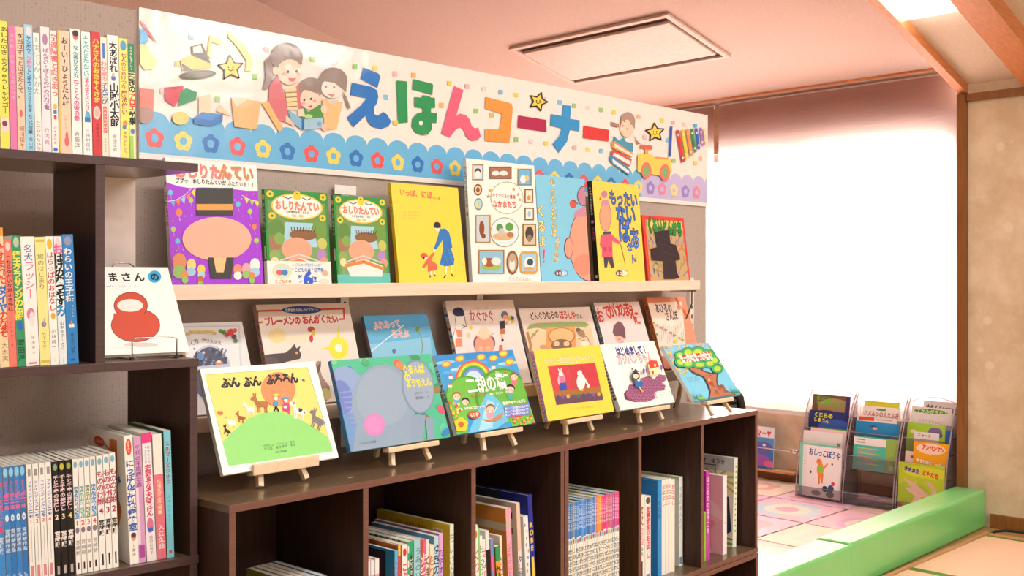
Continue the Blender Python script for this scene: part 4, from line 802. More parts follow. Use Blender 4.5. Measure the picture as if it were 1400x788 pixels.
for a, b, y, c, lb, n_ in ((904.7, 909.6, 656, 'eef2f2', 'pale grey-white spine right after the blue picture book', '8a9a9a'), (909.9, 913.6, 655, 'f5f1ea', 'cream spine with orange letters at its top, fifth bay', 'e0683a'), (913.8, 917.6, 654.5, 'f3efe6', 'plain cream spine in the fifth bay', 'a09a90'), (917.8, 922.4, 655.5, 'f6f1e8', 'cream spine with red letters in the fifth bay', 'd8485a')):
    bay(a, b, y, c, lb, ('t', 'おはなし', 50, 5, 28, n_, .03), off=0.04, d=0.2, left='e6e6dc')
bay(928.6, 933.3, 652, 'eef2ee', 'tall white picture book, rightmost in the fifth bay', ('t', 'やまのおんがく', 50, 10, 60, 'a8b8b0', .01), ('r', 10, 90, 80, 8, '6a8aa0'), off=0.057, d=0.215, left='e3e8e4', lart=lambda A: A.rect(0, 0, 100, 3, 'c5d8a0'))
# sixth bay
bay(962.6, 965, 700, '8fc832', 'short lime green spine at the left of the sixth bay', off=0.03, d=0.14)
bay(965.3, 970.3, 644, 'c83aae', 'magenta spine with white letters in the sixth bay', ('t', 'はじめてのなきごえ', 50, 6, 70, 'f0d0ec', .02), off=0.03, d=0.2)
bay(988.2, 993.7, 650, 'fbeef0', 'picture book with pink feather-like cover in the sixth bay', ('e', 50, 60, 20, .8, 'd84a4a'), off=0.03, d=0.2, left='efb6c0', lart=lambda A: [A.ell(60, 30, 50, 10, 'f4cdd3', rot=30), A.ell(40, 55, 46, 9, 'f6d6da', rot=40), A.ell(55, 72, 34, 9, 'e89aa8', rot=-20), A.ell(50, 88, 40, 8, 'f3c6cd', rot=25), A.chars('いのちの かたち', (15, 10), (55, 13), '8a5a62', 0)])
def leafc(A):
    A.rect(0, 0, 100, 16, 'c9cfd0'); A.chars('とびだせ ゆうき', (20, 6), (85, 6), '2a2a30', .02); A.rect(10, 10, 60, 1.3, '6a6a70'); A.rect(0, 16, 100, 84, 'f0e6d2')
    for k in range(12): A.line([(70, 24), (70 + 34 * math.cos(k * .52), 30 + 16 * math.sin(k * .52))], 2.6, 'b4c23a')
    A.poly([(66, 45), (92, 44), (98, 82), (86, 88), (74, 84), (64, 88)], '23405a'); A.rect(60, 90, 40, 2, '4f9a4a'); A.rect(60, 95, 40, 2.5, '6ab04a'); A.poly([(60, 84), (80, 88), (62, 94)], 'd8d4dc')
bay(1003.6, 1008.6, 626, 'eef4e4', 'tall leaning picture book with leaves and dark blue figure, rightmost bay', *[('e', 60, 10 + k * 6, 22, 1.2, '9ab84a') for k in range(13)], off=0.052, d=0.2, left='f0e6d2', lart=leafc, lean=-2.0)
# ------------------------------------------------------------------ books shown by their covers
def disp(label, fr, quad, P0, ang, off, t, art, cover='ffffff', spine=None, sart=None, group=None, zb=None, name='picture_book', lean=None, tops=None, mat='print', mb_soft=False):
    TL, TR, BR, BL = [unz(fr, p) for p in quad]
    pb, pr = atV(*BL, P0, ang, off), atV(*BR, P0, ang, off)
    u = Vector((math.cos(ang), math.sin(ang), 0)); w_ = (pr - pb).dot(u)
    n = Vector((-math.sin(ang), math.cos(ang), 0)); H = []; L = []
    for T, B in ((TL, pb), (TR, pr)):
        q = atV(*T, B, ang + R(90), 0) - Vector((B.x, B.y, B.z)); L.append(math.atan2(q.dot(n), q.z)); H.append(math.hypot(q.dot(n), q.z))
    ln = sum(L) / 2 if lean is None else R(lean); h = sum(H) / 2
    z = (pb.z + pr.z) / 2
    if zb is not None:
        zz = zb + t * math.sin(ln) + 0.0012; h += 0; z = zz
    loc = Vector((pb.x, pb.y, z)); M = Matrix.Translation(loc) @ Matrix.Rotation(ang, 4, 'Z') @ Matrix.Rotation(-ln, 4, 'X')
    b = book(name, label, w_, h, t, cover, spine, None, art, sart, None, loc, (-ln, 0, ang), group, quad=quad_px(M, w_, h, fr), mat=mat, soft=mb_soft)
    return b, w_, h, ln, pb, pr
F1, F2, F3 = (200, 200, 3.938), (440, 210, 4.146), (690, 220, 4.148)
GU = 'picture books on the upper pine shelf'; PU = (0.0, 1.90)
def upper(label, fr, quad, t, art, cover, spine=None, sart=None, lean=None):
    BLp = unz(fr, quad[3]); x = atY(*BLp, 1.90).x
    return disp(label, fr, quad, PU, 0.0, 0.0, t, art, cover, spine, sart, GU, zb=ZU(x), lean=lean)
# 1 purple: the pictured figure is replaced by plain shapes of the same size and colours
def a1(A):
    A.fill('a42ce0'); A.poly([(60, 40), (620, 40), (620, 215), (600, 240), (540, 240), (420, 225), (300, 222), (230, 225), (170, 215), (110, 195)], 'fbf9f6')
    A.ot('おしりたんてい', (150, 128), (578, 152), 'f2837e', 'fbe6e0', .05, .09, hs=1.25); A.chars('んてい', (388, 130), (578, 150), 'c98a4e', .05, k=1.0, hs=1.2)
    A.chars('ププッ おしりたんていが', (155, 184), (430, 198), '22201e', .04, hs=1.2); A.chars('ふたりいる!?', (438, 200), (582, 210), '2a2826', .03, hs=1.2)
    for x, y, c in ((130, 250, '5fc4e8'), (240, 292, 'a6d44e'), (176, 357, 'ee8050'), (145, 447, 'a6d44e'), (168, 512, '5fc4e8'), (493, 312, '5fc4e8'), (558, 352, 'a6d44e'), (581, 434, 'ee8050'), (592, 508, 'a6d44e')):
        r = 18 if x in (176,) else 13; A.line([(x, y + r), (x + 6, y + r + 26)], 2, 'd9b3ea'); A.ell(x, y, r, r * 1.15, c)
    for k, c in enumerate(('5fb0e8', 'ee8050', '9fd0f0', 'ee8050', 'f3d94a')):
        x, y = 128 + k * 28, 300 - [0, 4, 14, 28, 52][k]; A.poly([(x, y), (x + 26, y - 10 - k * 4), (x + 20, y + 26)], c)
    A.line([(112, 298), (160, 290), (210, 262), (252, 218)], 3, 'f6ecf3')
    for k, c in enumerate(('f3d94a', 'a6d44e', 'f3d94a')): A.poly([(525 + k * 28, 275 + k * 10), (553 + k * 28, 285 + k * 10), (540 + k * 28, 310 + k * 10)], c)
    A.line([(515, 265), (560, 290), (610, 300)], 3, 'f6ecf3')
    for k in range(26): A.ell(125 + (k * 83) % 480, 240 + (k * 137) % 330, 3.5, 4, ['f3d94a', '9fd8f3', 'f08a5a'][k % 3], n=8)
    A.ell(378, 500, 186, 118, 'f8b39c'); A.rect(268, 225, 196, 150, '2c2826'); A.rect(268, 312, 196, 32, 'e8a24a')
    A.poly([(330, 600), (470, 600), (455, 715), (345, 715)], '2c2826'); A.poly([(360, 600), (430, 600), (415, 680), (375, 680)], 'f0c48a')
    for x, y, c, d in ((176, 625, 'd98a5a', 90), (240, 640, 'f3d77a', 60), (294, 665, 'f0d04a', 50), (206, 695, 'e08a4a', 44), (290, 720, 'b8643a', 40), (490, 665, 'ee8f7a', 55), (536, 660, 'f0a0b0', 55), (582, 640, 'f2efe8', 65), (566, 700, 'e0804a', 40)):
        A.ell(x, y, d * .42, d * .55, c); A.ell(x, y + d * .6, d * .4, d * .4, ['9fd0e8', 'f6f2ea', '8fc060'][int(x) % 3])
upper('large purple picture book with balloons and bunting, leftmost on upper shelf', F1, [(103, 60), (590, 97), (632, 742), (140, 745)], 0.012, a1, 'f6f2f4', 'e9e4ee', lambda A: A.vt('おしりたんてい', 50, 18, 55, 'c8504a', .04, .9))
# 2 and 3: green framed books
def green(fr, o):
    def f(A):
        g = A.f; A.f = lambda x, y: g(x + o[0], y + o[1]) if not isinstance(o[0], tuple) else g(*o[0](x, y))
        A.fill('2c9440'); A.rect(4, 12, 92, 88, '6f9a52')
        A.poly([(10, 36), (90, 36), (92, 100), (8, 100)], '7fa868'); A.poly([(30, 34), (74, 34), (80, 60), (26, 60)], 'a9d8ee')
        for x, y, r, c in ((16, 42, 13, '5f8f3e'), (84, 42, 13, '6f9f46'), (14, 56, 10, 'a8745a'), (20, 52, 8, '7fae52'), (88, 56, 8, 'c6c86a'), (12, 70, 8, '8fb060'), (86, 68, 8, 'b48ad0'), (90, 76, 7, 'ee9a8a'), (12, 76, 6, 'e8e0b0'), (86, 82, 7, '6f9a4a')): A.ell(x, y, r, r * .8, c, n=14)
        A.ell(58, 47, 22, 6, '8a6238'); [A.line([(40 + k * 4.4, 43), (39 + k * 4.8, 39)], 1.3, '4a3220') for k in range(9)]
        A.ell(47, 63, 24, 13, 'f5a98c')
        A.poly([(0, 90), (100, 88), (100, 100), (0, 100)], '62c4bc'); A.poly([(16, 78), (52, 72), (88, 80), (84, 92), (24, 92)], 'f2efec'); A.line([(16, 80), (50, 75), (88, 83)], 4, 'ec8a4a'); A.line([(20, 75), (50, 68), (84, 76)], 1.6, 'd8d4d0')
        A.ell(50, 17, 41, 14, 'f3d24a'); A.ell(50, 17, 38.5, 12.6, 'fbf9f1')
        for x, y in ((8, 5), (92, 5), (10, 28), (90, 28), (50, 3.5)): A.ell(x, y, 5.5, 3.8, 'f0d43c', n=14); A.ell(x, y, 2.2, 1.5, '2c9440', n=10)
        A.ell(50, 6.5, 7, 3, 'f0d43c'); A.line([(28, 7), (36, 9), (42, 7)], 1, '3a3a5a'); A.line([(58, 7), (66, 9), (72, 7)], 1, '3a3a5a')
        A.ot('おしりたんてい', (15, 16), (85, 16), 'ee7f70', 'fbe9dc', .05, .08, hs=1.3); A.chars('いせきからの SOS', (32, 23), (68, 23), '26303a', .03, hs=1.2); A.ell(44, 27, 4, 1.6, 'e8c890'); A.ell(55, 27, 4, 1.6, 'e8c890')
        A.f = g
    return f
def ident(f):
    def g(A): A.f = lambda x, y: (x / 100, y / 100); f(A)
    return g
gsp = lambda A: (A.rect(0, 0, 100, 100, '2c8a3c'), A.vt('おしりたんてい', 50, 14, 46, 'f2d8c8', .03, .9), A.ell(50, 8, 40, 3, 'f0d43c'), A.rect(20, 60, 60, 14, 'e6e0d0'))
b2, w2, h2, l2, p2, _ = upper('smaller green-framed book wearing a white paper band, second on upper shelf', F1, [(665, 230), (990, 240), (995, 740), (655, 740)], 0.011, ident(green(None, (0, 0))), '2c9440', '2c8a3c', gsp, lean=4.0)
m = MB(); t2 = 0.011
m.box(-0.0009, -0.0009, 0.0, w2 + 0.0008, 0.0, h2 * .245, 'f4f1ec'); m.box(-0.0009, 0.0, 0.0, -0.0003, t2, h2 * .245, 'f4f1ec')
A = Art(m, (0, -0.0009, h2 * .245), (1, 0, 0), (0, 0, -1), (0, -1, 0), w2, h2 * .245)
A.ell(22, 45, 15, 34, 'f2dfa0'); A.ell(22, 45, 12, 28, 'bfe0e8'); A.ell(18, 50, 5, 12, 'e0605a'); A.ell(26, 50, 5, 12, '4a80c0'); A.chars('こどもの本', (10, 88), (36, 88), 'd8803a', .03)
A.chars('12万人の小学生がえらんだ!', (38, 16), (86, 16), '5a9ad0', .02, hs=1.4); A.chars('“こどもの本”総選挙', (36, 38), (88, 38), '3f86c8', .03, hs=1.2); A.chars('第', (46, 76), (56, 76), '2f6fd0', .05); A.chars('6', (57, 74), (68, 74), '2f5fd8', .06, k=2.6); A.chars('位', (68, 78), (77, 78), '2f6fd0', .03); A.ell(90, 52, 5, 14, 'f0b09a'); A.ell(88, 88, 9, 8, 'f6e4d8'); A.ring(88, 88, 9, 8, .8, 'b09a8a')
bb = m.build('paper_band', 'print', b2); bb['label'] = 'white paper band with rank six in blue'
upper('smaller green-framed book without a band, beside the yellow picture book', F2, [(70, 240), (358, 240), (388, 730), (90, 733)], 0.011, ident(green(None, (0, 0))), '2c9440', '2c8a3c', gsp)
# 4 yellow
def a4(A):
    A.fill('f5d94a'); A.chars('いっぽ、', (440, 218), (560, 232), 'ee6f52', .04, hs=1.1); A.chars('にほ…。', (562, 230), (690, 246), 'ee6f52', .04, hs=1.1)
    for k in range(3): A.chars('ぶん えにしだゆうこ', (460, 328 + k * 18), (555, 336 + k * 18), 'a89a4a', 0)
    A.ell(652, 406, 19, 18, '2c2a30'); A.ell(658, 428, 17, 13, 'f4ece4', rot=30); A.poly([(640, 398), (672, 395), (675, 420), (655, 424), (636, 420)], '2c2a30')
    A.poly([(668, 428), (700, 425), (722, 450), (732, 490), (740, 535), (722, 535), (718, 500), (752, 600), (748, 632), (700, 642), (668, 628), (688, 540), (685, 490), (650, 545), (634, 540), (655, 480)], '2f78c4')
    for k in range(40): A.ell(685 + (k * 37) % 58, 545 + (k * 23) % 85, 1.4, 1.4, '8fb8e0', n=6)
    A.line([(705, 640), (700, 690)], 6, 'f4f0ea'); A.line([(730, 638), (735, 685)], 6, 'f4f0ea'); A.line([(700, 690), (692, 706)], 6, '2c2a30'); A.line([(733, 684), (744, 698)], 6, '2c2a30'); A.ell(636, 553, 7, 8, 'f4ece4')
    A.ell(576, 578, 18, 14, 'e65b42'); A.ell(584, 594, 15, 11, 'f4ece4'); A.poly([(562, 582), (596, 574), (600, 585), (575, 592)], 'e65b42'); A.ell(576, 592, 6, 8, '2c2a30')
    A.poly([(598, 595), (628, 562), (636, 570), (618, 605), (655, 632), (650, 660), (600, 672), (602, 625), (575, 655), (566, 648)], 'dd6a4e'); A.ell(570, 655, 6, 6, 'f4ece4'); A.line([(615, 670), (616, 694)], 6, 'f4f0ea'); A.line([(636, 668), (638, 688)], 6, 'f4f0ea'); A.line([(616, 694), (610, 702)], 5, '2c2a30'); A.line([(638, 688), (642, 695)], 5, '2c2a30')
upper('plain yellow picture book with a woman and child walking', F2, [(392, 158), (768, 185), (822, 722), (440, 727)], 0.011, a4, 'f3d426', 'e8c81e', lambda A: A.vt('いっぽにほ', 50, 8, 30, '8a7a2a', .01))
# 5 white with little frames
def a5(A):
    A.fill('f8f5f1')
    def frm(x, y, w_, h, c, ins, *sub):
        A.rect(x - w_ / 2, y - h / 2, w_, h, c); A.rect(x - w_ / 2 + 4, y - h / 2 + 4, w_ - 8, h - 8, '6a4a2a' if c != 'e9b23c' else 'b8862a'); A.rect(x - w_ / 2 + 7, y - h / 2 + 7, w_ - 14, h - 14, ins)
        for s in sub: A.ell(*s[:2], s[2], s[3], s[4], n=14)
    # frame coordinates are those of the second crop; shift of the left crop = (-250.6, -10)
    X = lambda x: (x / 4.146 + 440 - 690) * 4.148; Y = lambda y: (y / 4.146 + 210 - 220) * 4.148
    frm(X(884), Y(107), 66, 92, 'c98a52', 'c3dff0', (X(884), Y(100), 18, 16, '5a3a2a'), (X(884), Y(118), 17, 20, 'f3efe8'))
    frm(X(1012), Y(110), 128, 72, '7a6a66', 'a8705a', (X(985), Y(112), 22, 14, 'f3efec'), (X(1030), Y(112), 24, 14, 'f3efec'))
    frm(112, 93, 84, 98, 'd9b24a', '6fb8e0', (104, 105, 17, 24, 'f3f2ee'), (126, 98, 11, 16, 'e8c87a'))
    A.ell(X(884), Y(206), 24, 33, '7a4a2a'); A.ell(X(884), Y(206), 17, 25, 'e9c9a8'); A.ell(X(884), Y(206), 10, 14, '7a5a2a')
    A.ell(X(887), Y(287), 24, 34, '8a8070'); A.ell(X(887), Y(287), 19, 27, 'a9d8ee'); A.ell(X(887), Y(292), 9, 10, 'f0d04a')
    A.ell(12, 210, 94, 92, '9fb05a'); A.ell(12, 210, 90, 88, 'fbfaf4')
    A.chars('かえでのあか農場', (X(965), Y(236)), (60, 206), 'b03a3a', .02, hs=1.1); A.chars('なかまたち', (X(968), Y(285)), (66, 250), 'd8483e', .04, hs=1.1)
    for x, y, c in ((50, 162, 'c8824a'), (75, 192, 'e0a090'), (85, 222, 'e0a090'), (X(953), Y(210), 'e0a04a'), (X(943), Y(244), 'b0a090')): A.star(x, y, 11, c, c, 1, face=False)
    frm(136, 200, 50, 80, '9a6a3a', 'f0e6d8', (136, 210, 10, 14, 'e8963a')); frm(138, 302, 54, 72, '8a6a4a', 'f4f0e8', (138, 302, 10, 18, '9fc8e8'))
    frm(X(912), Y(428), 88, 160, 'd9a86a', 'c9d3da', (X(905), Y(425), 15, 44, '8a4a2a'), (X(915), Y(468), 12, 14, '7a4028'))
    A.ell(-2, 405, 82, 84, '8a9a7a'); A.ell(-2, 405, 78, 80, 'dceef3'); A.ell(-30, 380, 20, 22, '4f9a4a'); A.ell(25, 375, 22, 24, '5aa04a'); A.ell(-10, 430, 60, 22, 'd9b48a'); A.ell(-20, 405, 18, 22, 'c9c3bc'); A.ell(30, 420, 20, 14, 'b8794a')
    frm(X(959), Y(615), 150, 138, 'c8945a', '8fc4e0', (X(959), Y(645), 58, 20, '9fc060'), (X(945), Y(618), 42, 26, 'a85a3a'), (X(985), Y(612), 28, 22, 'f3ece6'), (X(920), Y(612), 14, 20, 'f3ece6'))
    frm(138, 420, 78, 126, 'a8803a', 'd9c8a8', (138, 415, 24, 42, '4a4038'), (138, 440, 13, 22, '8a8078'))
    A.ell(42, 578, 33, 68, '8a5a32'); A.ell(42, 578, 25, 54, 'b8a89a'); A.ell(40, 590, 16, 34, 'f0e8de'); A.ell(40, 560, 11, 14, 'c8a070')
    A.poly([(95, 515), (175, 515), (188, 535), (188, 622), (172, 642), (98, 642), (84, 622), (84, 535)], 'd9a24a'); A.rect(96, 530, 80, 96, '9fd0ea'); A.ell(138, 580, 30, 34, 'e8eef0'); A.ell(142, 575, 18, 20, '3a5a6a'); A.ell(136, 612, 30, 10, 'e8a060')
    A.chars('かえでのえほん', (20, 668), (150, 672), 'b8b0a8', 0)
upper('tall white picture book covered in little framed animal pictures', F3, [(-216.5, -13.5), (163, 5), (205, 678), (-181.6, 679)], 0.012, a5, 'f8f5f1', 'dfe9ee', lambda A: (A.vt('かえでのなかまたち', 50, 6, 40, '5a6a80', .01), A.ell(50, 45, 30, 2, 'd8803a')))
# 6 light blue
def a6(A):
    A.fill('86d0f2')
    A.ell(450, 200, 40, 58, 'c98aa6'); A.ring(450, 200, 40, 58, 5, '5a3a4a'); A.ell(388, 245, 20, 25, 'd8584e'); A.line([(388, 220), (415, 245)], 5, '5a3a4a'); A.ell(480, 470, 116, 215, '5a3442'); A.ell(480, 470, 112, 210, 'f2a58e'); A.poly([(385, 320), (400, 285), (440, 262), (500, 258), (500, 315)], 'cf93ac'); A.ell(362, 495, 26, 62, '5a3442'); A.ell(364, 495, 22, 57, 'f2a58e')
    A.ell(450, 590, 60, 60, 'ee9480')
    ye, br = 'fbe694', '8a6428'
    for tx, p0, p1 in (('もったいないば', (272, 100), (280, 430)), ('あさんが', (300, 430), (290, 575))):
        A.chars(tx, p0, p1, br, .07, 1.0, 1.0, True); A.chars(tx, p0, p1, ye, .02, 1.0, 1.0, True)
    A.chars('くるよ', (203, 240), (215, 500), br, .06, .8, 1.0, True); A.chars('くるよ', (203, 240), (215, 500), ye, .02, .8, 1.0, True)
    A.poly([(213, 505), (228, 505), (224, 558), (218, 558)], 'e8408a'); A.ell(221, 572, 6, 7, 'e8408a')
    A.ell(320, 637, 38, 20, '3f6f8a'); A.ell(320, 637, 35, 17, '9fd8f0'); A.ell(305, 637, 22, 16, '7a5a6a'); A.chars('BOOK', (290, 637), (352, 637), 'f0f4f4', .04)
upper('light blue picture book half covered by the yellow one beside it', F3, [(168, 68), (455, 97), (487, 678), (210, 678)], 0.010, a6, '86d0f2')
# 7 yellow with blue title
def a7(A):
    A.fill('f6da62')
    A.ell(565, 190, 18, 22, 'c98aa6'); A.ell(542, 216, 6, 8, 'd8584e'); A.poly([(545, 245), (555, 222), (585, 222), (596, 245)], 'c98aa6'); A.ell(571, 315, 34, 85, '5a3442'); A.ell(571, 315, 32, 82, 'f0a78c'); A.poly([(548, 250), (594, 250), (585, 222), (556, 222)], 'cf93ac')
    A.poly([(555, 402), (600, 400), (610, 425), (560, 430)], '4a5a78'); A.poly([(545, 420), (605, 415), (655, 462), (648, 475), (610, 455), (612, 545), (550, 545), (552, 500), (538, 480)], 'e0607a'); A.rect(560, 490, 18, 26, 'c8486a'); A.rect(588, 490, 18, 26, 'c8486a')
    A.poly([(560, 545), (612, 545), (622, 605), (604, 608), (588, 565), (580, 605), (565, 605)], '4a4458'); A.line([(655, 470), (684, 585)], 4, '8a5a3a')
    bl_, dk = '3f74d8', '1f2f5a'
    for tx, p0, p1, vv in (('もったい', (592, 205), (752, 225), False), ('ない', (630, 300), (740, 305), False), ('ぱ', (645, 395), (710, 400), False), ('あ', (708, 440), (766, 445), False)):
        A.chars(tx, p0, p1, dk, .055, 1.05, 1.35, vv); A.chars(tx, p0, p1, bl_, .02, 1.05, 1.35, vv)
    A.chars('さん', (695, 460), (742, 585), dk, .055, .75, 1.0, True); A.chars('さん', (695, 460), (742, 585), bl_, .02, .75, 1.0, True)
    A.ell(665, 638, 37, 20, '6a6a4a'); A.ell(665, 638, 34, 17, 'efe9c0'); A.ell(650, 638, 20, 16, '5a5060'); A.chars('BOOK', (634, 638), (696, 638), 'f4f0e0', .04)
upper('yellow picture book with large blue title and black spine', F3, [(497, 106), (753, 128), (798, 672), (537, 675)], 0.018, a7, 'f5d64a', '23201f', lambda A: (A.vt('もったいないばあさん', 50, 6, 34, 'e9e4da', .03), A.ell(50, 41, 30, 1.6, 'c08ab0'), A.vt('ささき', 50, 46, 60, 'd060a0', .01), A.rect(30, 94, 40, 3, 'c9c0b0')))
# 8 red framed
def a8(A):
    A.fill('e2493c'); A.poly([(796, 332), (1002, 342), (1046, 690), (830, 690)], 'c9a87a')
    cols = ['4f7ab0', 'd8b25a', 'c87a5a', '8a9a6a', 'e0cfa8', '6a8ac0', 'b08060']
    for k in range(70):
        x, y = 800 + (k * 53) % 235, 350 + (k * 91) % 320; A.line([(x, y), (x + 30 - (k % 5) * 12, y - 34)], 4, cols[k % 7])
    A.poly([(800, 338), (1000, 345), (1004, 400), (900, 372), (806, 385)], 'e2cf6a')
    A.poly([(815, 345), (1000, 350), (1003, 376), (815, 372)], 'e2cf6a')
    A.ot('くろいとんかち', (806, 362), (1002, 388), '2a9a4a', '14402a', .05, .10, hs=2.0)
    A.poly([(848, 405), (880, 398), (930, 395), (938, 470), (968, 478), (990, 545), (992, 562), (966, 568), (976, 640), (990, 662), (960, 672), (900, 672), (896, 570), (830, 566), (824, 500), (860, 490)], '382c36')
    for k in range(26): A.line([(840 + (k * 29) % 130, 420 + (k * 47) % 230), (852 + (k * 29) % 130, 428 + (k * 47) % 230)], 2, '5a4a58')
upper('red-framed picture book with a big black cross-shaped tool', F3, [(783, 305), (1008, 318), (1052, 675), (815, 675)], 0.011, a8, 'e2493c', 'd2443a')

# ------------------------------------------------------------------ lower pine shelf
GL = 'picture books on the lower pine shelf'
F4, F5, F6 = (230, 390, 4.636), (470, 390, 4.637), (690, 380, 4.378)
def lower(label, fr, TL, TR, t, art, cover, spine=None, sart=None, x0=None, w_=None):
    a, b = atY(*unz(fr, TL), 1.968), atY(*unz(fr, TR), 1.968); Y0 = 1.898
    W = w_ or (b.x - a.x); x = b.x - W; dy = 1.968 - Y0; dz = (a.z + b.z) / 2 - ZL; ln = math.atan2(dy, dz)
    h = math.hypot(dy, dz); loc = Vector((x, Y0, ZL + t * math.sin(ln) + 0.0004)); h -= t * math.sin(ln)
    M = Matrix.Translation(loc) @ Matrix.Rotation(-ln, 4, 'X')
    return book('picture_book', label, W, h, t, cover, spine, None, art, sart, None, loc, (-ln, 0, 0), GL, quad=quad_px(M, W, h, fr))
def l1(A):
    A.fill('f1efee'); A.poly([(85, 260), (452, 252), (470, 560), (90, 560)], 'd9dde4'); A.poly([(93, 270), (440, 262), (458, 560), (98, 560)], 'f3f1f2')
    A.ell(265, 560, 135, 180, 'c9cdd8'); A.ell(265, 560, 122, 167, '4a4f6a')
    for k in range(60): A.ell(165 + (k * 61) % 205, 405 + (k * 37) % 120, 7, 7, ['5f6f9a', '3a3038', '8a9ac0', '57483a'][k % 4], n=8)
    A.poly([(150, 520), (380, 500), (390, 560), (150, 560)], 'c3cbe4'); A.ell(205, 452, 22, 26, '5a8ac8'); A.ell(222, 430, 9, 9, 'e8c0a0'); A.ell(320, 495, 26, 14, 'e08a50'); A.ell(320, 488, 12, 10, 'f4ece6')
    A.rect(130, 288, 160, 22, 'e9d48a'); A.chars('ゆっくりがっくりおはなし', (140, 299), (280, 297), '9a803a', .01); A.ell(120, 315, 14, 10, 'd9bf6a'); A.ell(290, 308, 14, 10, 'd9bf6a')
    A.chars('びっくり', (80, 395), (192, 352), '4a4f58', .0, 1.1); A.chars('クリスマス', (210, 348), (335, 372), '4a4f58', .0, 1.1)
    for x, y, r, c in ((395, 300, 22, 'd8483a'), (370, 315, 15, 'c83a3a'), (420, 290, 14, 'e0603a'), (350, 300, 14, '4f8a3a'), (415, 330, 16, '7a3a6a'), (425, 355, 14, '4f8a3a'), (330, 292, 12, '6a9a4a')): A.ell(x, y, r, r, c, n=12)
lower('pale storybook with a snowy arch picture, leftmost on the lower shelf', F4, (70, 243), (465, 235), 0.010, l1, 'f1efee', x0=1.0)
def l2(A):
    A.fill('f3e6da'); A.line([(598, 235), (568, 238), (566, 165), (1112, 150), (1115, 215), (1086, 217)], 11, 'dd5148'); A.ell(845, 158, 125, 25, '2a50a0'); A.chars('世界名作えほんライブラリー', (742, 160), (950, 156), 'eef2fa', .03, hs=1.2)
    A.chars('ブレーメンの', (610, 232), (838, 222), 'd0302e', .05, 1.1, 1.25); A.chars('おんがくたい', (850, 220), (1075, 214), 'd0302e', .05, 1.1, 1.2)
    A.ell(1080, 400, 62, 70, 'f0ea3c'); A.poly([(1075, 250), (1092, 380), (1080, 400), (1066, 380)], 'f0ea3c'); A.poly([(965, 402), (1060, 385), (1060, 418)], 'f0ea3c'); A.ell(1080, 400, 24, 27, 'fbfae0')
    A.ell(690, 320, 55, 48, 'f1dc9c'); A.ell(800, 345, 55, 30, 'f2e4c6'); A.poly([(830, 330), (890, 300), (905, 330), (870, 360)], 'f2e4c6'); A.ell(905, 280, 22, 18, 'c8302a'); A.ell(906, 340, 12, 24, 'c8302a'); A.ell(918, 305, 13, 18, 'e8c83c')
    A.poly([(565, 455), (640, 438), (740, 430), (775, 405), (800, 372), (812, 402), (838, 385), (830, 415), (843, 440), (835, 468), (780, 480), (740, 490), (700, 540), (565, 540)], '4a3436'); A.ell(815, 430, 9, 8, 'e8a83a'); A.ell(640, 480, 60, 24, '5c4446')
    A.poly([(925, 530), (940, 485), (965, 480), (960, 530), (975, 580), (1020, 640), (1030, 700), (1000, 740), (900, 740), (900, 560)], 'a8887a'); A.ell(1000, 690, 30, 40, 'd9cc8a', rot=-30); A.poly([(930, 540), (968, 482), (966, 520), (945, 575)], '6a4a42')
lower('large cream fairy-tale book with red frame lines and cat', F4, (552, 128), (1140, 113), 0.014, l2, 'f3e6da', 'd9b3a8', lambda A: A.vt('ブレーメンのおんがくたい', 50, 20, 80, '8a2a3a', .03))
def l3(A):
    A.fill('6ab8e0'); A.poly([(100, 190), (540, 180), (545, 260), (120, 290)], '58a9da'); A.poly([(120, 380), (550, 330), (570, 600), (130, 600)], '8fcdea'); A.line([(150, 440), (380, 255)], 6, 'e2f0f6')
    A.ot('ふれあって', (188, 258), (358, 242), 'f0766a', 'fbe9e6', .0, .06, hs=1.3); A.ot('あそぶ', (305, 310), (412, 303), 'f0766a', 'fbe9e6', .0, .06, hs=1.3)
    A.line([(470, 290), (492, 330), (498, 380), (494, 440)], 4, '8a8a3a'); A.poly([(455, 275), (470, 258), (480, 270), (475, 290), (460, 298)], '7f9a2a'); A.ell(494, 338, 5, 6, 'd9a23a'); A.ell(318, 420, 12, 16, '5a7a9a')
lower('sky blue picture book with a white trail and a sprig', F5, (120, 198), (525, 185), 0.010, l3, '6ab8e0', '5a7a8a', lambda A: A.vt('ふれあってあそぶ', 50, 8, 70, 'b04a5a', .03))
